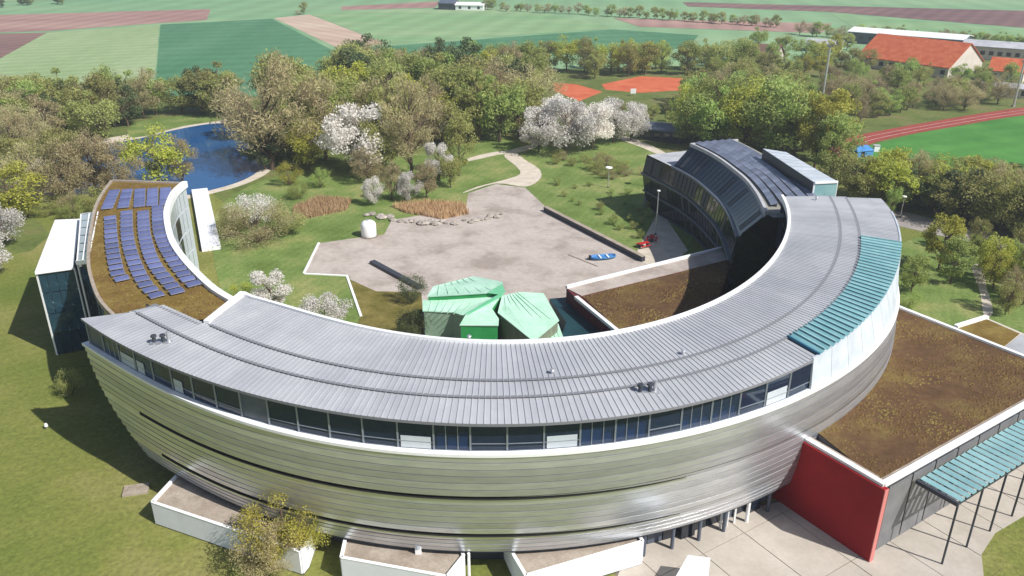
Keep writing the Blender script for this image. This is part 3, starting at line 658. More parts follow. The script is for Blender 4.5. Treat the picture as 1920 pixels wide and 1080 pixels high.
part(MB().quad(V(q[0], 12.4), V(q[3], 12.4), V(q[3], 0), V(q[0], 0)).quad(V(q[0], 12.4), V(q[1], 12.4), V(q[1], 0), V(q[0], 0)), 'wall', M['darkglass'], gl)

# ------------------------------------------------------------------ right wing: stepped dark court front, roof with rows of dark panels
ri = wpath([(1295,272),(1322,284),(1350,300),(1378,321),(1400,340),(1420,366),(1437,400)], ZL, 26)
ro_ = wpath([(1383,264),(1426,286),(1465,310),(1500,331),(1537,362),(1600,412)], ZL, 26)
rw = thing('wing_building', 'curved school wing with rows of dark panels on its roof and dark stepped court front', 'building'); rw.location = V(ri[13], 0)
mb = MB()
for i in range(25): mb.quad(ri[i], ro_[i], ro_[i + 1], ri[i + 1])
mb.poly([ri[-1] + Vector((0,0,-.02)), ro_[-1] + Vector((0,0,-.02)), P(4, 50, ZL - .02), P(4, 37, ZL - .02)])
rroof = part(mb, 'roof', mat('grey_sedum', L(140, 138, 130), L(162, 158, 146), .3, rough=.9, fine=2, fine_amt=.2), rw)
mb = MB()
for a, b in zip(ri, ri[1:]): mb.beam(a + Vector((0, 0, .35)), b + Vector((0, 0, .35)), .4, .6)
mb.beam(ri[0] + Vector((0, 0, .3)), ro_[0] + Vector((0, 0, .3)), .4, .6)
part(mb, 'parapet', M['greyroof'], rw)
prt = None
for f_ in (.14, .30, .46, .62, .78):
    pts = along([a.lerp(b, f_) for a, b in zip(ri[:-2], ro_[:-2])], 27)
    for i, (a, b) in enumerate(zip(pts, pts[1:])):
        d = (b - a).normalized()
        if prt is None:
            mb = MB(); mb.box((0, 0, .42), 1.45, .95, .06, 0, 0, R(16)); mb.box((0, .4, .3), 1.3, .06, .5, 0, 1); prt = mb.build('solar_panel', [M['pvdark'], M['greyroof']]); o = prt
        else: o = dup(prt)
        o.parent = rroof; o.location = a.lerp(b, .5); o.rotation_euler = (0, 0, math.atan2(d.y, d.x))
# stepped front: profile of inward offsets
rx = [ri[0] + (ri[0] - ri[1]).normalized() * k for k in (9, 6, 3)] + ri
steps = [(13.7, .0), (10.4, 3.3), (7.0, 4.0), (3.6, 3.4), (0, 2.4)]
def off(i, d):
    a, b = rx[max(0, i - 1)], rx[min(len(rx) - 1, i + 1)]; n_ = (b - a).cross(Vector((0, 0, 1))).normalized()
    if n_.x > 0: n_ = -n_
    return rx[i] + n_ * d
for k, ((za, da), (zb, db)) in enumerate(zip(steps, steps[1:])):
    i0 = 3 if k == 0 else 0
    mb = MB()
    for i in range(i0, len(rx) - 1): mb.quad(V(off(i, da), za), V(off(i + 1, da), za), V(off(i + 1, db), zb), V(off(i, db), zb))
    fr = part(mb, 'court_front', M['darkglass'], rw)
    for i in range(i0, len(rx) - 1):
        p = [V(off(i, da), za).lerp(V(off(i + 1, da), za), .08), V(off(i, da), za).lerp(V(off(i + 1, da), za), .92)]; q_ = [V(off(i, db), zb).lerp(V(off(i + 1, db), zb), .92), V(off(i, db), zb).lerp(V(off(i + 1, db), zb), .08)]
        pts = [p[0].lerp(q_[1], .1), p[1].lerp(q_[0], .1), q_[0].lerp(p[1], .12), q_[1].lerp(p[0], .12)]; pts = [v + Vector((-.06, 0, .06)) for v in pts]
        part(MB().quad(*pts), 'window', random.choice([M['darkglass'], M['darkglass'], M['darkmetal']]), fr)
    mb = MB()
    for i in range(i0, len(rx) - 1): mb.beam(V(off(i, db + .15), zb + .18), V(off(i + 1, db + .15), zb + .18), .4, .32)
    part(mb, 'floor_rim', M['greymetal'], rw)
mb = MB()
for i in range(3): mb.quad(V(off(i, 3.3), 10.3), V(off(i + 1, 3.3), 10.3), V(off(i + 1, -7), 10.3), V(off(i, -7), 10.3))
mb.quad(V(off(0, 3.3), 10.3), V(off(0, -7), 10.3), V(off(0, -7), 0), V(off(0, 3.3), 0)); mb.quad(V(off(3, 0), 13.7), V(off(3, -9), 13.7), V(off(3, -9), 10.3), V(off(3, 0), 10.3))
part(mb, 'end_terrace', M['greyroof'], rw)
mb = MB()
for a, b in zip(ro_, ro_[1:]): mb.quad(V(a, ZL), V(b, ZL), V(b, 0), V(a, 0))
part(mb, 'outer_wall', M['darkmetal'], rw)
# long glazed gallery on the outer side
gg = thing('rooflight_gallery', 'long glazed rooflight box with white framed teal end beside the dark panelled wing', 'rooflight')
gc = [G(1527, 343, 16), G(1570, 341, 16), G(1474, 286, 16), G(1430, 279, 16)]; gg.location = V(gc[0], 13)
part(MB().prism(gc, 13.2), 'body', M['darkmetal'], gg)
for i in range(9):
    a, b, c, d = gc[0].lerp(gc[3], (i + .04) / 9), gc[1].lerp(gc[2], (i + .04) / 9), gc[1].lerp(gc[2], (i + .96) / 9), gc[0].lerp(gc[3], (i + .96) / 9); u_ = Vector((0, 0, .08))
    part(MB().prism([a + u_, b + u_, c + u_, d + u_], 16.01), 'pane', M['panelw'], gg)
f0, f1 = gc[0] + Vector((0, -.12, 0)), gc[1] + Vector((0, -.12, 0))
part(MB().quad(V(f0, 13.3), V(f1, 13.3), V(f1, 15.9), V(f0, 15.9)), 'end_glazing', M['tealpale'], gg)
mb = MB().beam(V(f0, 16.2), V(f1, 16.2), .3, .3)
for p in (f0, f1): mb.beam(V(p, 13.2), V(p, 16), .2, .2)
part(mb, 'end_frame', M['white'], gg)

# ------------------------------------------------------------------ white wedge annexes at the foot of the hull
def annex(name, label, front, th0, th1, z=2.45, extra=None, group=None):
    """front: world points of the outer wall, left to right; back runs under the hull from th1 to th0"""
    fr = [V(p, 0) for p in front]; bk = [P(t, 45.6, 0) for t in np.linspace(th1, th0, 4)]
    t = thing(name, label, 'annex', group); t.location = fr[0]
    part(MB().prism([V(p, z - .2) for p in fr + bk], .0), 'roof', M['gravelroof'], t)
    ring = [bk[-1]] + fr + [bk[0]]
    for a, b in zip(ring, ring[1:]):
        d = (b - a).normalized(); n_ = Vector((d.y, -d.x, 0)) * .12
        mb = MB().prism([V(a - d * .0 + n_, z), V(b + n_, z), V(b - n_, z), V(a - n_, z)], .12); wl = part(mb, 'wall', M['plaster'], t)
        part(MB().prism([V(a + n_ * 1.2, z + .06), V(b + n_ * 1.2, z + .06), V(b - n_ * 1.2, z + .06), V(a - n_ * 1.2, z + .06)], z + .002), 'coping', M['white'], wl)
        part(MB().prism([V(a + n_ * .8, .12), V(b + n_ * .8, .12), V(b - n_ * .8, .12), V(a - n_ * .8, .12)], 0), 'plinth', M['darkmetal'], wl)
    return t
A1 = annex('annex', 'white walled annex with gravel roof behind the yellow green tree', [G(285, 941, 2.45), G(562, 1034, 2.45), G(572, 1022, 2.45)], -129, -109)
A2 = annex('annex', 'white walled annex with gravel roof and small white roof fan', [G(640, 1045, 2.45), G(838, 1081, 2.45), G(869, 1042, 2.45)], -105, -93)
A3 = annex('annex', 'brightly lit white annex wall beside the entrance doors under the hull', [G(964, 1042, 2.45), G(986, 1079, 2.45), G(1205, 1015, 2.45)], -88, -74)
t = thing('roof_fan', 'small white fan housing on the gravel roof of an annex', 'fan'); t.location = G(785, 1036, 2.25)
MB().box((0, 0, .35), .5, .5, .7).build('housing', M['white'], t); MB().tube((0, 0, .7), (0, 0, .9), .4, .3, 10).build('cowl', M['alu'], t)
mb = MB().prism([G(1290, 1041, 2.3), G(1332, 1046, 2.3), G(1326, 1100, 2.3), G(1256, 1100, 2.3)], 0); o = mb.build('entrance_wall', M['plaster']); tag(place(o, G(1290, 1050)), 'freestanding white wall block on the plaza near the entrance doors', 'wall')
mb = MB().tube(G(880, 1085, 0), V(G(880, 1085, 0), 2.7), .12, .12, 10); tag(place(mb.build('post', M['white']), G(880, 1085)), 'slim white post between two annexes under the hull', 'post')
mb = MB().box((0, 0, .12), 2.3, 1.5, .24, .25).box((-.35, 0, .27), .8, .8, .06, .25).box((.5, .1, .27), .5, .5, .06, .25); o = mb.build('concrete_cover', M['gravelroof']); o.location = G(256, 920); tag(o, 'flat grey concrete cover lying in the lawn by the hull', 'cover')
t = thing('garden_light', 'small white garden light at the edge of the hull shadow on the lawn', 'light'); t.location = G(88, 804)
MB().tube((0, 0, 0), (0, 0, .35), .06, .06, 8).build('stem', M['alu'], t); MB().tube((0, 0, .35), (0, 0, .65), .2, .14, 10).build('head', M['white'], t)

# ------------------------------------------------------------------ entrance block with red wall, sedum roof, canopy
ZK = 7.65
K0 = Vector((30.4, 55.0, 0)); ku = Vector((.835, .549, 0)).normalized(); kv = Vector((-ku.y, ku.x, 0))
def K(a, b, z=0): return K0 + ku * a + kv * b + Vector((0, 0, z))
blk = thing('entrance_block', 'flat roofed entrance block with red side wall and brown sedum roof', 'building'); blk.location = K0
outl = [K(.2, .2), K(32, .2), K(32, 21)] + [P(t, 46.5, 0) for t in np.linspace(-14, -51, 9)]
part(MB().prism([V(p, ZK - .15) for p in outl], .0), 'body', M['slate'], blk)
part(MB().prism([V(p, ZK - .05) for p in outl], ZK - .14), 'sedum_roof', M['sedum'], blk)
mb = MB(); mb.beam(K(.2, 0, ZK + .2), K(.2, 10.0, ZK + .2), .5, .5); mb.beam(K(0, .2, ZK + .18), K(32, .2, ZK + .18), .4, .45); mb.beam(K(32, 0, ZK + .2), K(32, 21, ZK + .2), .45, .45)
part(mb, 'coping', M['white'], blk)
for i in range(9):
    part(MB().beam(K(1 + 3.4 * i, -.03, ZK - .5), K(4.2 + 3.4 * i, -.03, ZK - .5), .06, 6.4 if False else 6.6), 'glazing_panel', M['slate'], blk)
mb = MB().beam(K(-.02, -.35, ZK - .08), K(-.02, 11.5, ZK - .08), .5, ZK - .1); part(mb, 'red_wall', M['redwall'], blk)
mb = MB().beam(K(-.02, -.35, ZK - .1), K(-.02, -.42, ZK - .1), .52, ZK - .1); part(mb, 'wall_edge', M['redlit'], blk)
# canopy
cn = thing('canopy', 'pale teal glass strip canopy on thin dark posts along the entrance block', 'canopy'); cn.location = K(4.7, -4)
ZC = 6.6
mb = MB()
for b_ in (-.45, -2.1, -3.9): mb.beam(K(4.6, b_, ZC - .08), K(32, b_, ZC - .08), .14, .22)
mb.beam(K(4.6, -.3, ZC), K(4.6, -4.0, ZC), .3, .35); cf = part(mb, 'frame', M['darkmetal'], cn)
for i in range(31):
    a = 4.9 + i * .88
    pts = [K(a, -.4, ZC + .02), K(a, -4.0, ZC + .02), K(a + .5, -4.0, ZC + .14), K(a + .5, -.4, ZC + .14)]
    part(MB().prism(pts, ZC - .02), 'glass_strip', M['tealpale'], cf)
for i in range(7):
    p = K(4.75 + 3.72 * i, -3.9); part(MB().tube(p + Vector((0, 0, .07)), V(p, ZC - .1), .09, .09, 8), 'post', M['darkmetal'], cn)
# lower block behind
lb = thing('low_block', 'low flat block with brown sedum roof and pale coping beyond the entrance block', 'building')
pp = [G(1792, 614, 4.2), G(1850, 596, 4.2), G(1990, 655, 4.2), G(1990, 740, 4.2), G(1850, 680, 4.2)]; lb.location = V(pp[0], 0)
part(MB().prism(pp, 0), 'body', M['housewall'], lb); part(MB().prism([v + Vector((0, 0, .05)) for v in [G(1796, 615, 4.2), G(1850, 599, 4.2), G(1912, 626, 4.2), G(1880, 652, 4.2), G(1845, 668, 4.2)]], 4.1), 'sedum_roof', M['sedum2'], lb)
part(MB().beam(pp[0] + Vector((0, 0, .3)), pp[1] + Vector((0, 0, .3)), .6, .5), 'coping', M['white'], lb)
part(MB().prism([v + Vector((0, 0, .1)) for v in [G(1884, 652, 4.2), G(1916, 628, 4.2), G(1990, 660, 4.2), G(1990, 720, 4.2)]], 4.1), 'terrace_roof', M['greyroof'], lb)

# ------------------------------------------------------------------ inner court: sedum block, green pavilion, furniture
ib = thing('court_block', 'single storey court block with brown sedum roof and beige terrace strip', 'building')
ZQ = 4.5
rp = [G(1062, 540, ZQ), G(1376, 461, ZQ), G(1372, 492, ZQ), G(1347, 562, ZQ), G(1300, 610, ZQ), G(1200, 660, ZQ), G(1165, 628, ZQ), G(1080, 558, ZQ)]; ib.location = V(rp[0], 0)
part(MB().prism([V(p, ZQ - .1) for p in rp], 0), 'wall', mat('dark_red_render', L(96, 34, 44), L(112, 44, 50), .6, rough=.8), ib)
part(MB().prism([V(p, ZQ + .02) for p in [G(1092, 556, ZQ), G(1371, 487, ZQ), G(1347, 560, ZQ), G(1298, 608, ZQ), G(1200, 655, ZQ), G(1168, 626, ZQ)]], ZQ - .09), 'sedum_roof', M['sedum'], ib)
part(MB().prism([V(p, ZQ) for p in [G(1064, 541, ZQ), G(1374, 463, ZQ), G(1372, 485, ZQ), G(1090, 554, ZQ)]], ZQ - .09), 'terrace', M['court'], ib)
mb = MB().beam(V(rp[0], ZQ + .35), V(rp[1], ZQ + .35), .4, .45); mb.beam(V(rp[7], ZQ + .25), V(rp[6], ZQ + .25), .5, .4); mb.beam(V(rp[1], ZQ + .35), V(rp[2], ZQ + .35), .35, .45)
part(mb, 'coping', M['white'], ib)
pv = thing('pavilion', 'angular green copper pavilion with folded light green roof planes in the court', 'pavilion'); pv.location = V(G(930, 570, 5), 0)
hub = (942, 552, 6.0)
def wedge(pts, wall, rf, wn='wall'):
    top = [G(*p) for p in pts]; part(MB().prism([v + Vector((0, 0, -.1)) for v in top], 0), wn, wall, pv)
    c_ = sum(top, Vector()) / len(top); e = [v + (v - c_).normalized() * .18 + Vector((0, 0, .03)) for v in top]
    mb = MB(); n = len(e); lo2 = [v - Vector((0, 0, .11)) for v in e]; mb.add(e + lo2, [tuple(range(n)), tuple(range(2 * n - 1, n - 1, -1))] + [(i, n + i, n + (i + 1) % n, (i + 1) % n) for i in range(n)])
    o = part(mb, 'roof_plane', rf, pv)
    d0 = (e[1] - e[0]); 
    for k_ in range(1, 7):          # standing seams across the plane
        t_ = k_ / 7; a = e[0].lerp(e[1], t_); b = e[-1].lerp(e[2], t_) if n == 4 else e[-1].lerp(e[n // 2], t_)
        part(MB().beam(a + Vector((0, 0, .05)), b + Vector((0, 0, .05)), .06, .05), 'seam', rf, o)
    return o
wedge([(815, 537, 5.6), (888, 519, 5.6), (940, 529, 6.4), (942, 545, 6.4), (912, 549, 6.2), (803, 556, 5.4)], M['green'], M['copper'])
wedge([(795, 563, 4.8), (908, 559, 5.3), (940, 553, 5.9), (873, 592, 4.9), (850, 584, 4.6), (795, 583, 4.5)], M['copper_wall'], M['copper'])
wedge([(864, 609, 4.7), (876, 590, 5.2), (941, 552, 6.3), (921, 580, 5.4), (933, 597, 5.0), (933, 609, 4.7)], M['green'], M['copper'])
wedge([(943, 556, 6.2), (975, 549, 6.2), (1018, 551, 6.0), (1046, 600, 5.3), (1000, 639, 4.9), (936, 586, 5.5)], M['boards'], M['copper'])
wedge([(1004, 641, 3.6), (1046, 608, 3.8), (1056, 640, 3.4), (1020, 665, 3.4)], M['boards'], M['copper'])
part(MB().prism([G(1030, 560, 2.6), G(1074, 556, 2.6), G(1160, 630, 2.6), G(1150, 668, 2.6), G(1040, 662, 2.6), G(1062, 604, 2.6)], 0), 'block_shade', mat('dark_teal_shade', L(26, 58, 66), L(36, 72, 78), .6, rough=.5), pv)  # dark slab added to stand for the court block's shadow
mb = MB(); a_, b_ = G(874, 591, 5.1), G(941, 552, 6.35); mb.beam(a_ + Vector((0, 0, .12)), b_ + Vector((0, 0, .12)), .5, .3); part(mb, 'ridge', M['copper_mid'], pv)
part(MB().poly([G(912, 549, 6.25), G(942, 532, 6.5), G(948, 548, 6.5), G(941, 553, 6.3)]), 'roof_plane', M['copper_mid'], pv)

def bar(name, a, b, wd, h, m, label, cat, cap=None):
    p, q_ = G(*a), G(*b); o = MB().beam(V(p, h), V(q_, h), wd, h).build(name, m); place(o, p); tag(o, label, cat)
    if cap: c = MB().beam(V(p, h + .08), V(q_, h + .08), wd + .1, .07).build('coping', cap); c.data.transform(Matrix.Translation(-p)); c.parent = o
    return o
bar('seat_wall', (698, 494), (788, 543), .9, .55, M['darkmetal'], 'long dark seat wall running across the paving to the green pavilion', 'wall')
bar('retaining_wall', (1022, 396), (1206, 491), .7, .9, M['darkmetal'], 'dark retaining wall between the court paving and the garden slope', 'wall', M['gravelroof'])
bar('kerb', (570, 513), (598, 456), .35, .16, M['white'], 'pale kerb along the short left end of the court paving', 'kerb')
bar('kerb', (571, 514), (652, 518), .35, .16, M['white'], 'pale kerb at the front of the paving corner by the lawn', 'kerb')
bar('kerb', (651, 519), (677, 594), .35, .16, M['white'], 'pale kerb between the blossom lawn and the brown turf', 'kerb')
bar('drain_channel', (1065, 478), (1120, 500), .25, .09, M['joint'], 'dark drain channel in the court paving near the blue boat', 'drain')
bar('lake_wall', (375, 361), (397, 470), 3.0, .8, M['plaster'], 'white concrete lake wall by the solar wing', 'wall')
# storage tank
tk = thing('storage_tank', 'round white tank standing at the edge of the court lawn', 'tank'); tk.location = G(692, 443)
def lathe(prof, n=20):
    mb = MB(); vs = [(r * math.cos(2 * math.pi * i / n), r * math.sin(2 * math.pi * i / n), z) for r, z in prof for i in range(n)]
    mb.add(vs, [(k * n + i, k * n + (i + 1) % n, (k + 1) * n + (i + 1) % n, (k + 1) * n + i) for k in range(len(prof) - 1) for i in range(n)]); return mb
lathe([(1.25, .12), (1.32, .3), (1.32, 2.1), (1.2, 2.5), (.8, 2.8), (.3, 2.92), (.01, 2.95)]).build('shell', M['white'], tk, smooth=True)
lathe([(1.6, 0), (1.6, .14), (.01, .14)]).build('base', M['joint'], tk); lathe([(.28, 2.9), (.28, 3.1), (.01, 3.12)], 12).build('lid', M['alu'], tk)
bt = thing('boat', 'bright blue dinghy lying on the court paving', 'boat'); bt.location = G(1130, 486); bt.rotation_euler = (0, 0, R(12))
mb = MB(); ns = 14; sec = []
for i in range(ns + 1):
    x = -2.2 + 4.4 * i / ns; wv = .85 * (1 - abs(x / 2.25) ** 3) ** .6 + .02
    sec.append([(x, wv * math.cos(a), .55 + .12 * (x / 2.2) ** 2 + (.5 * math.sin(a))) for a in [math.pi * (1 + j / 8) for j in range(9)]])
for i in range(ns):
    for j in range(8): mb.quad(sec[i][j], sec[i][j + 1], sec[i + 1][j + 1], sec[i + 1][j])
hl = mb.build('hull', M['blue'], bt, smooth=True)
mb = MB().quad(*[(x, y, .42) for x, y in ((-1.9, -.5), (1.6, -.6), (1.6, .6), (-1.9, .5))]); mb.build('floor', M['blue'], bt)
MB().box((-.5, 0, .52), .25, 1.4, .06).box((.8, 0, .52), .25, 1.4, .06).build('thwart', M['white'], bt); MB().box((-2.15, 0, .5), .3, .5, .6).build('motor', M['black'], bt)
def picnic(px, py, rz, label):
    t = thing('picnic_table', label, 'table'); t.location = G(px, py) + Vector((0, 0, .07)); t.rotation_euler = (0, 0, rz)
    MB().box((0, 0, .76), 2.0, .8, .08).build('tabletop', M['red'], t)
    for s in (-1, 1):
        MB().box((0, s * .75, .45), 2.0, .3, .07).build('bench', M['red'], t); MB().box((s * .75, 0, .38), .1, 1.6, .1).box((s * .75, 0, .38), .1, .5, .72).build('leg', M['darkmetal'], t)
picnic(1206, 464, .5, 'red picnic table at the corner of the garden slope and gravel yard')
picnic(1222, 452, 1.3, 'red picnic table on the gravel yard under the lamp post')
def lamp(px, py, h, label, grp=None, head=.55):
    t = thing('lamp_post', label, 'lamp', grp); t.location = G(px, py)
    MB().tube((0, 0, 0), (0, 0, h), .11, .07, 8).build('pole', M['alu'], t); MB().tube((0, 0, h), (0, 0, h + .14), head, head * .9, 12).build('head', M['white'], t); MB().tube((0, 0, 0), (0, 0, .25), .22, .18, 8).build('base', M['darkmetal'], t)
lamp(1229, 440, 7.9, 'tall grey lamp post at the edge of the dark wing shadow', None, .3)
lamp(1140, 352, 4.2, 'lamp with flat round white head on the shrub slope', 'flat headed garden lamps', .75)
lamp(1212, 350, 4.2, 'lamp with flat round white head on the shrub slope', 'flat headed garden lamps', .75)
lamp(1688, 408, 4.0, 'small white headed lamp by the road behind the crescent roof end', None, .4)
# boulders at the reed bed
bm = MB(); rs = random.Random(3)
def boulder_mesh(k):
    mb = MB(); r_ = random.Random(k); n = 7; rows = [(0, .0), (.85, .1), (1, .35), (.75, .6), (.3, .72)]
    vs = []
    for r0, z in rows[1:]:
        for i in range(n): j = r_.uniform(.75, 1.15); vs.append((r0 * j * math.cos(6.283 * i / n), r0 * j * math.sin(6.283 * i / n), z * r_.uniform(.85, 1.1) - .05))
    mb.add(vs, [(k2 * n + i, k2 * n + (i + 1) % n, (k2 + 1) * n + (i + 1) % n, (k2 + 1) * n + i) for k2 in range(3) for i in range(n)] + [tuple(3 * n + i for i in range(n))]); me = mb.mesh('boulder'); me.materials.append(M['rock']); return me
bms = [boulder_mesh(k) for k in range(4)]
for i in range(26):
    u_ = i / 25; px = 690 + 250 * u_ + rs.uniform(-4, 4); py = 404 + 16 * math.sin(u_ * 2.9) - 2 * u_ + rs.uniform(-3, 3)
    o = bpy.data.objects.new('boulder', bms[i % 4]); col.objects.link(o); o.location = G(px, py) + Vector((0, 0, .04)); s_ = rs.uniform(.5, 1.05); o.scale = (s_, s_, s_ * rs.uniform(.7, 1)); o.rotation_euler = (0, 0, rs.uniform(0, 6))
    tag(o, 'pale boulder in the row between the reeds and the court paving', 'boulder', 'boulders edging the reed bed')

# ------------------------------------------------------------------ trees
def tree_meshes(kind, seed, n_leaf=3600, wide=.36, trunk=.2, shrub=False):
    """a 10 m tree: trunk with limbs, crown of many small leaf faces in clumps"""
    rg = np.random.RandomState(seed); H = 10.0; z0 = H * trunk; a = H * wide; c = (H - z0) / 2
    ncl = 30; cl = []
    while len(cl) < ncl:
        v = rg.normal(size=3); v /= np.linalg.norm(v); r_ = rg.uniform(.35, 1) ** .5
        p = np.array([v[0] * a * r_, v[1] * a * r_, z0 + c + v[2] * c * r_ * .86])
        t = (p[2] - z0) / (2 * c); lim = a * (1.05 if .15 < t < .7 else .8)
        if np.hypot(p[0], p[1]) < lim: cl.append((p, rg.uniform(.75, 1.35) * a / 3.3))
    tr = MB(); top = Vector((rg.uniform(-.2, .2), rg.uniform(-.2, .2), H * .72)); m1 = Vector((rg.uniform(-.12, .12), rg.uniform(-.12, .12), z0 + .6))
    if not shrub:
        tr.tube((0, 0, -.15), m1, .24, .17, 8); tr.tube(m1, top, .17, .04, 7)
    for p, r_ in cl:
        p = Vector(p); h = max(z0 * (.2 if shrub else .9), p.z - math.hypot(p.x, p.y) * rg.uniform(.6, 1.0)); b = Vector((0, 0, .05 if shrub else min(h, H * .66)))
        mid = b.lerp(p, .55) + Vector((0, 0, -.1 + .3 * rg.rand())); tr.tube(b, mid, .085, .055, 5); tr.tube(mid, p, .055, .015, 4)
        for _ in range(3):
            q_ = p + Vector(rg.normal(size=3) * r_ * .7); tr.tube(mid.lerp(p, .6), q_, .03, .008, 3)
    cen = np.array([p for p, _ in cl]); rad = np.array([r_ for _, r_ in cl]); idx = rg.randint(0, ncl, n_leaf)
    d = rg.normal(size=(n_leaf, 3)); d /= np.linalg.norm(d, axis=1)[:, None]; d *= (rg.uniform(0, 1, n_leaf) ** .45)[:, None]
    pos = cen[idx] + d * rad[idx][:, None] * np.array([1.1, 1.1, .85]); pos[:, 2] = np.maximum(pos[:, 2], .15 if shrub else z0 * .75)
    u1 = rg.normal(size=(n_leaf, 3)); u1 /= np.linalg.norm(u1, axis=1)[:, None]
    if kind == 'bare':
        ax = pos - np.array([0, 0, z0]); ax /= np.linalg.norm(ax, axis=1)[:, None] + 1e-6; u1 = ax + 1.1 * u1; u1 /= np.linalg.norm(u1, axis=1)[:, None]
    u2 = np.cross(u1, rg.normal(size=(n_leaf, 3))); u2 /= np.linalg.norm(u2, axis=1)[:, None] + 1e-9
    if kind == 'bare': l, w_ = rg.uniform(.12, .3, n_leaf), rg.uniform(.025, .055, n_leaf)
    elif kind == 'gold': l, w_ = rg.uniform(.07, .15, n_leaf), rg.uniform(.05, .1, n_leaf)
    elif kind == 'blossom': l, w_ = rg.uniform(.12, .22, n_leaf), rg.uniform(.09, .17, n_leaf)
    else: l, w_ = rg.uniform(.12, .26, n_leaf), rg.uniform(.08, .16, n_leaf)
    l, w_ = l[:, None], w_[:, None]
    vs = np.stack([pos - u1 * l, pos + u2 * w_, pos + u1 * l, pos - u2 * w_], 1).reshape(-1, 3)
    me = bpy.data.meshes.new('crown'); me.from_pydata(vs.tolist(), [], np.arange(n_leaf * 4).reshape(-1, 4).tolist()); me.materials.append(LEAF[kind])
    tm = tr.mesh('trunk'); tm.materials.append(M['bark']); return tm, me
TM = {}
for k, n, wd, tk_ in (('fresh', 3700, .38, .12), ('olive', 3400, .39, .10), ('yellow', 3800, .40, .12), ('bare', 5800, .40, .10), ('dark', 5200, .36, .06), ('gold', 9500, .42, .1), ('blossom', 7500, .48, .10)):
    TM[k] = [tree_meshes(k, 11 * i + len(k) * 101, n, wd * f, tk_) for i, f in enumerate((1, .85, 1.12))]
for k in ('olive', 'bare', 'fresh', 'blossom', 'yellow', 'dark'): TM['s_' + k] = [tree_meshes(k, 900 + i + len(k), 6500 if k == 'bare' else 4200, .62, .03, True) for i in range(2)]
TR = random.Random(21)
def tree(px, py, h, kind, label, group=None, wf=1.0, name=None):
    tm, cm = TR.choice(TM[kind]); sh = kind.startswith('s_'); kk = kind.replace('s_', '')
    nm = name or ('shrub' if sh else {'blossom': 'blossom_tree', 'bare': 'bare_tree', 'dark': 'evergreen_tree'}.get(kk, 'tree'))
    t = thing(nm, label, 'shrub' if sh else 'tree', group); t.location = G(px, py); s_ = h / 10; t.scale = (s_ * wf, s_ * wf * TR.uniform(.92, 1.08), s_); t.rotation_euler = (0, 0, TR.uniform(0, 6.28))
    for n_, me in (('trunk' if not sh else 'stems', tm), ('crown', cm)):
        o = bpy.data.objects.new(n_, me); col.objects.link(o); o.parent = t
    return t
def inside(p, poly):
    x, y = p; c = False
    for i in range(len(poly)):
        (x0, y0), (x1, y1) = poly[i], poly[i - 1]
        if (y0 > y) != (y1 > y) and x < (x1 - x0) * (y - y0) / (y1 - y0) + x0: c = not c
    return c
def wood(poly, n, kinds, h, labels, group, gap=3.5, wf=(.8, 1.22)):
    """scatter trees over an area of ground; kinds: list of kinds, labels: kind -> label"""
    xs = [p[0] for p in poly]; ys = [p[1] for p in poly]; got = []; k = 0
    while len(got) < n and k < 6000:
        k += 1; p = (TR.uniform(min(xs), max(xs)), TR.uniform(min(ys), max(ys)))
        if not inside(p, poly): continue
        q_ = G(*p)
        if any((q_ - o).length < gap for o in got): continue
        got.append(q_); kd = TR.choice(kinds); hh, ww = TR.uniform(*h), TR.uniform(*wf)
        adj = ('tall ' if hh > h[0] + .68 * (h[1] - h[0]) else 'low ' if hh < h[0] + .32 * (h[1] - h[0]) else '') + ('broad ' if ww > wf[0] + .7 * (wf[1] - wf[0]) else 'narrow ' if ww < wf[0] + .3 * (wf[1] - wf[0]) else '')
        tree(p[0], p[1], hh, kd, adj + labels[kd.replace('s_', '')], group, ww)
def lbl(place_): return {'fresh': 'fresh green tree ' + place_, 'olive': 'olive half leafed tree ' + place_, 'yellow': 'yellow green tree ' + place_, 'bare': 'bare brown twiggy tree ' + place_, 'dark': 'dark evergreen tree ' + place_, 'blossom': 'white blossoming tree ' + place_}
# wood behind the lake
wood([(-60, 232), (150, 222), (420, 205), (425, 222), (330, 214), (240, 238), (110, 262), (-60, 290)], 46, ['olive', 'fresh', 'olive', 'fresh', 'bare', 'dark'], (11, 15), lbl('in the belt between the lake and the fields'), 'trees between the lake and the fields', 4)
# around the lake and left of the wing
for a in [(300, 356, 13, 'yellow', 'leafy yellow green tree between the lake and the solar wing', 1.05), (345, 352, 11, 'bare', 'slim bare tree touching the yellow green tree by the lake', .8),
          (180, 372, 14, 'bare', 'bare brown tree on the lake bank beside the stair tower roof', .9), (120, 388, 13, 'bare', 'tall bare tree leaning over the near lake bank', .9), (70, 372, 12, 'bare', 'bare tree with pale trunk at the left lake shore', 1),
          (25, 412, 11, 'yellow', 'bright yellow green tree above the left lawn', 1.3), (-10, 470, 8, 'blossom', 'white blossoming tree on the lawn behind the stair tower', 1.1), (-30, 520, 7, 'blossom', 'low blossoming tree at the lawn path behind the stair tower', 1),
          (40, 330, 9, 'olive', 'round olive tree at the far left lake shore', 1.1), (135, 740, 3.2, 's_olive', 'thin shrub in front of the hull tip by its shadow', .8)]:
    tree(a[0], a[1], a[2], a[3], a[4], None, a[5])
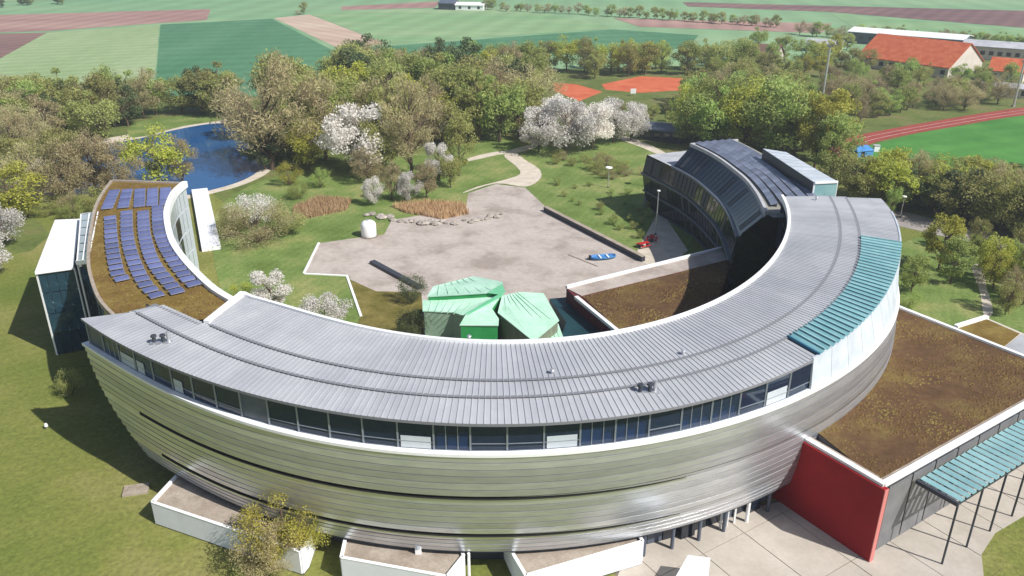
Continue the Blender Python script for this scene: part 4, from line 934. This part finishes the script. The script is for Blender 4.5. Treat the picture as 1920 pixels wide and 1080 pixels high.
# promontory right of the lake
for a in [(512, 318, 25, 'bare', 'huge round bare brown tree by the lake', 1.08), (612, 300, 20, 'bare', 'tall bare tree next to the huge bare tree', .95), (455, 262, 13, 'bare', 'bare tree at the far lake corner', 1), (498, 318, 9, 'dark', 'dark evergreen at the foot of the huge bare tree', 1.2), (535, 312, 8, 'dark', 'low dark evergreen beside the lake jetty', 1.2),
          (580, 318, 10.5, 'yellow', 'golden olive tree by the lake path', 1), (545, 348, 5.5, 's_yellow', 'bright yellow green bush by the lake path', .75), (600, 352, 4, 's_fresh', 'low fresh green bush by the lake path', .9), (560, 372, 3.5, 's_fresh', 'fresh green bush above the reed bed', 1),
          (676, 326, 15, 'blossom', 'large white blossoming tree with lilac shade in the grove', 1), (716, 330, 15, 'olive', 'olive tree behind the large blossoming tree', .8), (772, 330, 22, 'bare', 'tall narrow bare brown tree in the grove', .72), (740, 290, 21, 'olive', 'tall olive tree behind the narrow bare tree', .8), (660, 262, 13, 'yellow', 'yellow green tree behind the large blossoming tree', 1.2),
          (832, 268, 8, 'blossom', 'small blossoming tree beside the dark wood edge', .8), (824, 340, 9, 'blossom', 'pinkish white blossoming tree in the grove', .75), (862, 330, 13, 'olive', 'slim olive tree right of the pinkish blossoming tree', .65), (845, 352, 8, 'olive', 'low olive tree at the footpath', .8),
          (768, 378, 6, 'blossom', 'small pale blossoming tree above the boulders', .7), (702, 384, 5.5, 'blossom', 'slender pale blossoming tree above the reeds', .7), (735, 375, 8, 'bare', 'bare young tree between two pale blossoming trees', .9), (800, 372, 8, 'bare', 'bare young tree at the grove edge above the boulders', .9), (690, 345, 8, 'bare', 'bare tree below the large blossoming tree', 1),
          (490, 452, 7, 's_bare', 'large round bare bush with white flecks beside the court lawn', 1.5), (478, 425, 6.5, 's_blossom', 'pale blossoming bush behind the large bare bush', .9), (440, 440, 5, 's_olive', 'olive bush beside the white lake wall', 1), (540, 440, 5, 's_olive', 'olive bush at the end of the large bare bush', 1),
          (512, 585, 6.6, 'blossom', 'white blossoming tree rising behind the zinc roof by the kerb corner', 1), (612, 625, 5.6, 'blossom', 'blossoming tree half hidden behind the zinc roof', 1.1), (455, 572, 3.5, 's_yellow', 'yellow green bush by the solar wing corner', .8),
          (775, 568, 4.2, 's_dark', 'dark bush at the corner of the green pavilion', .8), (775, 640, 4.6, 's_dark', 'dark bush half hidden behind the zinc roof by the pavilion', .8)]:
    tree(a[0], a[1], a[2], a[3], a[4], None, a[5])
wood([(60, 262), (220, 250), (240, 262), (120, 285), (150, 360), (250, 380), (120, 395), (40, 385), (20, 300)], 9, ['bare', 'olive', 'olive'], (10, 14), lbl('around the left end of the lake'), 'trees around the left lake end', 4)
wood([(440, 232), (560, 225), (640, 262), (620, 300), (540, 300), (480, 270)], 9, ['bare', 'olive', 'olive'], (13, 19), lbl('beside the huge round bare tree'), 'bare trees by the huge round tree', 4)
wood([(560, 240), (700, 220), (850, 240), (860, 290), (700, 285), (600, 270)], 16, ['bare', 'olive', 'fresh', 'yellow'], (12, 17), lbl('in the grove behind the reeds'), 'trees in the grove', 4)
wood([(640, 175), (780, 160), (1000, 175), (1020, 235), (960, 268), (880, 268), (830, 235), (640, 235)], 40, ['olive', 'fresh', 'olive', 'bare', 'fresh', 'dark'], (14, 19), lbl('in the dense wood beyond the court garden'), 'dense wood beyond the court garden', 4)
wood([(860, 142), (1100, 128), (1400, 128), (1400, 140), (1210, 142), (1120, 152), (1030, 150), (900, 165)], 30, ['fresh', 'olive', 'olive', 'yellow'], (10, 13), lbl('in the wood strip behind the clay courts'), 'trees behind the clay courts', 4)
for i, (x, y, h, wf) in enumerate([(1010, 285, 11, 1.0), (1060, 288, 12.5, 1.05), (1110, 280, 12, 1.0), (1150, 268, 11, 1.0), (1182, 262, 9, .95), (1035, 268, 12, 1)]):
    tree(x, y, h, 'blossom', 'white blossoming tree in the long row above the court garden', 'row of white blossoming trees', wf)
wood([(1140, 212), (1280, 208), (1280, 235), (1210, 232), (1140, 215)], 8, ['olive', 'bare', 'fresh'], (3, 4.5), lbl('between the clay courts and the blossom row'), 'trees between clay courts and blossom row', 4)
wood([(1290, 255), (1440, 245), (1530, 285), (1560, 330), (1480, 300), (1380, 285), (1290, 290)], 18, ['fresh', 'yellow', 'fresh', 'yellow'], (13, 17.5), lbl('in the large clump behind the dark panelled wing'), 'large clump behind the dark wing', 4.5)
wood([(1290, 165), (1520, 170), (1520, 235), (1420, 225), (1290, 215)], 18, ['olive', 'bare', 'olive', 'fresh'], (9, 13), lbl('in the wood left of the tall mast'), 'wood left of the mast', 4.5)
wood([(1545, 165), (1880, 180), (1900, 196), (1760, 214), (1640, 232), (1548, 240)], 36, ['bare', 'olive', 'bare', 'olive', 'fresh'], (6.5, 10), lbl('in the thicket between the running track and the village'), 'thicket above the running track', 4)
wood([(1310, 98), (1600, 92), (1600, 150), (1500, 165), (1330, 150)], 22, ['fresh', 'olive', 'fresh', 'yellow'], (7, 11), lbl('among the houses beyond the mast'), 'village trees beyond the mast', 5)
wood([(1600, 130), (1760, 150), (1900, 165), (1900, 178), (1740, 172), (1600, 160)], 12, ['fresh', 'olive', 'fresh'], (6, 9), lbl('below the orange roofed hall'), 'trees below the orange hall', 5)
wood([(1590, 372), (1700, 372), (1960, 385), (1980, 465), (1880, 442), (1720, 398), (1620, 392)], 62, ['olive', 'bare', 'olive', 'yellow', 'olive', 'dark'], (8, 11), lbl('in the thick hedge by the sports pitch'), 'thick hedge along the sports pitch', 2.6, (.85, 1.3))
tree(1560, 335, 11, 'fresh', 'fresh green tree beside the glazed rooflight box', None, 1)
tree(1668, 405, 7, 'fresh', 'slim fresh green tree at the corner of the crescent roof', None, .6)
for a in [(1760, 505, 9.5, 'yellow', 'feathery yellow green tree on the garden lawn by the road', .85), (1782, 532, 7.5, 'fresh', 'smaller fresh green tree beside the feathery tree', .9), (1856, 530, 8, 'yellow', 'pale yellow green tree beside the garden path', .75), (1708, 548, 6, 'fresh', 'bright green bushy tree against the crescent wall', .9), (1700, 580, 3, 's_fresh', 'low green bush against the crescent wall', .8),
          (1890, 585, 7, 'bare', 'thin bare tree beyond the low sedum block', .6), (1905, 520, 6, 'fresh', 'young green tree right of the garden path', .7), (1930, 560, 8, 'olive', 'olive tree beyond the garden path', .8)]:
    tree(a[0], a[1], a[2], a[3], a[4], None, a[5])
wood([(1730, 460), (1800, 452), (1930, 500), (1930, 600), (1880, 590), (1820, 480)], 12, ['fresh', 'yellow', 'olive'], (4.5, 7), lbl('on the garden lawn right of the crescent'), 'young trees on the garden lawn', 3, (.6, .85))
# shrubs on the slope of the court garden and foreground
wood([(1000, 285), (1120, 300), (1240, 318), (1250, 345), (1180, 348), (1050, 312)], 22, ['s_bare', 's_olive', 's_olive'], (1.6, 2.6), {'bare': 'bare grey shrub on the court garden slope', 'olive': 'grey green shrub on the court garden slope'}, 'shrubs on the court garden slope', 1.8)
tree(540, 1046, 7.2, 'gold', 'golden yellow green tree in front of the white annex', None, 1.0)
tree(500, 1084, 5.2, 'bare', 'bare budding tree in front of the white annex wall', None, 1.25)
tree(572, 1036, 5.4, 'gold', 'smaller golden tree at the bright end of the white annex', None, .9)
tree(470, 1110, 2.6, 's_olive', 'low olive shrub at the foot of the budding trees', None, 1.1)
wood([(1020, 345), (1120, 350), (1215, 372), (1222, 445), (1180, 450), (1060, 385)], 22, ['s_fresh', 's_olive'], (1.0, 1.9), {'fresh': 'tiny fresh green sapling on the sloping court lawn', 'olive': 'tiny olive sapling on the sloping court lawn'}, 'saplings on the sloping court lawn', 2.4, (.6, .9))
wood([(30, 372), (150, 378), (210, 384), (215, 400), (120, 412), (40, 412)], 14, ['s_olive', 's_bare', 's_fresh'], (2.5, 4.5), {'olive': 'olive bush on the near lake bank', 'bare': 'bare bush on the near lake bank', 'fresh': 'fresh green bush on the near lake bank'}, 'bushes on the near lake bank', 1.8)
# far rows in the fields
for i in range(44):
    u_ = i / 43; x = 900 + 560 * u_ + TR.uniform(-5, 5); y = 19 + 33 * u_ ** 1.2 + TR.uniform(-1, 1)
    kd = TR.choice(['olive', 'fresh', 'bare']); tree(x, y, TR.uniform(4.5, 7), kd, lbl('in the row along the far field track')[kd], 'row along the far field track', 1.1)
for i in range(26):
    x = 1500 + 420 * i / 25 + TR.uniform(-6, 6); y = 66 + 26 * i / 25 + TR.uniform(-2, 2)
    kd = TR.choice(['olive', 'fresh', 'bare']); tree(x, y, TR.uniform(5, 7.5), kd, lbl('in the line behind the white hall')[kd], 'line of trees behind the white hall', 1.1)
tree(570, 27, 7, 'olive', 'lone dark green tree at the tip of the sown field', None, 1); tree(560, 28, 3, 's_bare', 'brown bush beside the lone field tree', None, 1)
wood([(-20, 8), (120, 4), (120, 12), (-20, 16)], 6, ['olive', 'dark'], (5, 7), lbl('far off at the edge of the left fields'), 'far trees by the left fields', 5)

# dry reeds at the pond edge: nobody could count the blades
def reeds(poly, n, label):
    rg = random.Random(len(poly) * n); mb = MB(); xs = [p[0] for p in poly]; ys = [p[1] for p in poly]; k = 0
    while k < n:
        p = (rg.uniform(min(xs), max(xs)), rg.uniform(min(ys), max(ys)))
        if not inside(p, poly): continue
        k += 1; b = G(*p); h = rg.uniform(.6, 1.5); a_ = rg.uniform(0, 6.28); s_ = Vector((math.cos(a_), math.sin(a_), 0)); tip = b + Vector((rg.uniform(-.35, .35), rg.uniform(-.35, .35), h))
        mb.add([b - s_ * .06, b + s_ * .06, tip], [(0, 1, 2)])
    o = mb.build('reeds', M['reed']); tag(o, label, None, None, 'stuff')
reeds([(550, 392), (600, 372), (660, 378), (650, 395), (590, 408), (552, 415)], 4500, 'dry orange reeds beside the court lawn')
reeds([(735, 388), (800, 380), (870, 385), (880, 402), (830, 412), (760, 400)], 4500, 'dry orange reeds behind the boulders')

# ------------------------------------------------------------------ masts, sports gear, village
def mast(px, py, h, label):
    t = thing('floodlight_mast', label, 'mast'); t.location = G(px, py)
    MB().tube((0, 0, 0), (0, 0, h), .34, .24, 8).build('pole', M['alu'], t); MB().box((0, 0, .2), .9, .9, .4).build('base', M['road'], t)
    for k in range(4): MB().box((-.6 + .4 * k, -.15, h + .1), .3, .25, .4, 0, 0, R(-25)).build('floodlight', M['darkmetal'], t)
    MB().box((0, 0, h - .1), 1.7, .12, .12).build('crossarm', M['alu'], t)
mast(1530, 262, 22.5, 'very tall grey floodlight mast at the end of the running track')
mast(1900, 200, 13, 'shorter floodlight mast on the far side of the running track')
def signboard(px, py, label):
    t = thing('board', label, 'board', 'white boards by the clay courts'); t.location = G(px, py)
    MB().box((0, 0, 1.5), 1.7, .1, 1.5).build('panel', M['white'], t)
    for s in (-.6, .6): MB().tube((s, .08, 0), (s, .08, 1.6), .05, .05, 6).build('post', M['alu'], t)
for x, y in ((1187, 180), (1187, 208), (1251, 208)): signboard(x, y, 'small white board standing on the grass by the clay courts')
t = thing('tent', 'blue tent beside the running track', 'tent'); t.location = G(1613, 292); t.rotation_euler = (0, 0, .3)
MB().prism([(-2.2, -1.5, 1.5), (2.2, -1.5, 1.5), (2.2, 1.5, 1.5), (-2.2, 1.5, 1.5)], .05).build('wall', M['blue'], t)
MB().add([(-2.4, -1.7, 1.5), (2.4, -1.7, 1.5), (2.4, 1.7, 1.5), (-2.4, 1.7, 1.5), (-1.4, 0, 2.5), (1.4, 0, 2.5)], [(0, 1, 5, 4), (1, 2, 5), (2, 3, 4, 5), (3, 0, 4)]).build('roof', M['blue'], t); MB().box((-.6, -1.53, .7), .9, .05, 1.3).build('door', M['black'], t)
t = thing('equipment_box', 'white box on the pitch next to the blue tent', 'box'); t.location = G(1642, 284); MB().box((0, 0, .75), 1.3, 1.0, 1.4).build('body', M['white'], t); MB().box((0, 0, 1.5), 1.5, 1.2, .12).build('lid', M['greyroof'], t)
def house(a, b, depth, hw, hr, wall, rf, label, cat='house', name='house', nwin=5, ridge_along=True, rows=1):
    """gabled building whose front eave runs a-b on the ground"""
    A_, B_ = G(*a), G(*b); d = (B_ - A_); Ln = d.length; d.normalize(); t = thing(name, label, cat); t.location = A_; t.rotation_euler = (0, 0, math.atan2(d.y, d.x))
    MB().prism([(0, 0, hw), (Ln, 0, hw), (Ln, depth, hw), (0, depth, hw)], 0).add([(0, 0, hw), (0, depth, hw), (0, depth / 2, hw + hr - .1)], [(0, 1, 2)]).add([(Ln, 0, hw), (Ln, depth, hw), (Ln, depth / 2, hw + hr - .1)], [(0, 1, 2)]).build('wall', wall, t)
    e = .5; k = hr / (depth / 2); ze = hw - e * k; R_ = [(-e, -e, ze), (Ln + e, -e, ze), (Ln + e, depth / 2, hw + hr), (-e, depth / 2, hw + hr), (-e, depth + e, ze), (Ln + e, depth + e, ze)]
    R2 = [(x, y, z - .2) for x, y, z in R_]
    MB().add(R_ + R2, [(0, 1, 2, 3), (3, 2, 5, 4), (6, 9, 8, 7), (9, 10, 11, 8), (0, 6, 7, 1), (4, 5, 11, 10), (0, 3, 9, 6), (3, 4, 10, 9), (1, 7, 8, 2), (2, 8, 11, 5)]).build('roof', rf, t)
    for j in range(rows):
        for i in range(nwin):
            x = Ln * (i + .5) / nwin; z = hw * (j + .5) / rows
            wn = MB().box((x, -.03, z), min(1.6, Ln / nwin * .6), .06, min(1.5, hw / rows * .6)).build('window', M['darkglass'], t)
    return t
house((1606, 124), (1775, 148), 24, 4, 7, M['housewall'], M['orange'], 'big hall with bright orange tiled roof and pale gable', 'hall', 'hall', 9)
house((1588, 80), (1802, 98), 16, 5, 1.2, M['greymetal'], M['white'], 'long low hall with white roof behind the orange roofed hall', 'hall', 'hall', 12)
house((1850, 152), (1915, 158), 10, 4, 3.5, M['housewall'], M['orange'], 'small house with orange tiled roof near the shorter mast', nwin=3)
house((1800, 108), (1930, 118), 14, 5, 1.5, M['housewall'], M['greyroof'], 'grey roofed hall at the village edge', 'hall', 'hall', 8)
house((1838, 178), (1930, 186), 8, 3, .8, M['housewall'], M['greyroof'], 'flat grey roofed shed above the running track', 'shed', 'shed', 4)
house((1410, 122), (1452, 126), 9, 4, 3.5, M['housewall'], M['brownroof'], 'small brown roofed house among the village trees', nwin=3, rows=2)
house((1510, 96), (1575, 100), 9, 3.5, 1.2, M['housewall'], M['greyroof'], 'low grey roofed building left of the white hall', 'shed', 'shed', 5)
house((822, 18), (850, 19), 10, 4, 1.5, M['darkmetal'], M['greymetal'], 'dark barn standing in the far fields', 'barn', 'barn', 2)
house((854, 19), (906, 20), 10, 3.2, 1.2, M['white'], M['white'], 'white farm shed beside the dark far barn', 'barn', 'barn', 3)
o = house((1205, 262), (1275, 270), 8, 3.0, .8, M['darkmetal'], M['greymetal'], 'dark flat shed between the blossom row and the dark wing', 'shed', 'shed', 4)

# sedum tufts and gravel margins on the planted roofs
def tufts(poly, z, n, m, parent, seed, size=(.08, .2)):
    rg = random.Random(seed); mb = MB(); xs = [p.x for p in poly]; ys = [p.y for p in poly]; pl = [(p.x, p.y) for p in poly]; k = 0; tries = 0
    while k < n and tries < n * 8:
        tries += 1; p = (rg.uniform(min(xs), max(xs)), rg.uniform(min(ys), max(ys)))
        if not inside(p, pl): continue
        if math.sin(p[0] * .55 + 1.3 * math.sin(p[1] * .4)) + math.sin(p[1] * .7) < rg.uniform(-1.6, 1.2): continue
        k += 1; s_ = rg.uniform(*size); a0 = rg.uniform(0, 6); h = s_ * rg.uniform(.4, .8)
        vs = [(p[0] + s_ * math.cos(a0 + i * 1.57) * rg.uniform(.7, 1.2), p[1] + s_ * math.sin(a0 + i * 1.57) * rg.uniform(.7, 1.2), z) for i in range(4)] + [(p[0], p[1], z + h)]
        mb.add(vs, [(0, 1, 4), (1, 2, 4), (2, 3, 4), (3, 0, 4)])
    o = part(mb, 'sedum_tufts', m, parent); o['kind'] = 'stuff'
tuftm = mat('sedum_tuft', L(112, 90, 54, .85), L(138, 120, 70, .85), .3, c3=L(118, 94, 60, .85), rough=.95, spec=.1, fine=2, fine_amt=.3)
tufts([K(.8, .8), K(31, .8), K(31, 20)] + [P(t, 48.3, 0) for t in np.linspace(-14, -51, 9)], ZK - .05, 2600, tuftm, blk, 5)
tufts([V(p, 0) for p in [G(1092, 556, ZQ), G(1371, 487, ZQ), G(1347, 560, ZQ), G(1298, 608, ZQ), G(1200, 655, ZQ), G(1168, 626, ZQ)]], ZQ + .02, 2600, tuftm, ib, 6)
tufts([V(p, 0) for p in li[1:] + lo_[::-1][:-1]], ZL + .005, 3600, tuftm, lw, 7)
part(MB().beam(K(.75, .5, ZK - .02), K(31.5, .5, ZK - .02), .5, .05).beam(K(.7, .75, ZK - .02), K(.7, 9, ZK - .02), .5, .05), 'gravel_margin', M['gravelroof'], blk)

# haze: pale even air round everything
hz = bpy.data.materials.new('haze'); hz.use_nodes = True; n_ = hz.node_tree; n_.nodes.remove(n_.nodes['Principled BSDF'])
pvn = n_.nodes.new('ShaderNodeVolumePrincipled'); pvn.inputs['Color'].default_value = (.86, .92, 1, 1); pvn.inputs['Density'].default_value = .00032; pvn.inputs['Anisotropy'].default_value = .2
n_.links.new(pvn.outputs[0], n_.nodes['Material Output'].inputs['Volume'])
o = MB().prism([(-5100, -1600, 56), (5100, -1600, 56), (5100, 7100, 56), (-5100, 7100, 56)], -1).build('haze', hz); tag(o, kind='stuff')
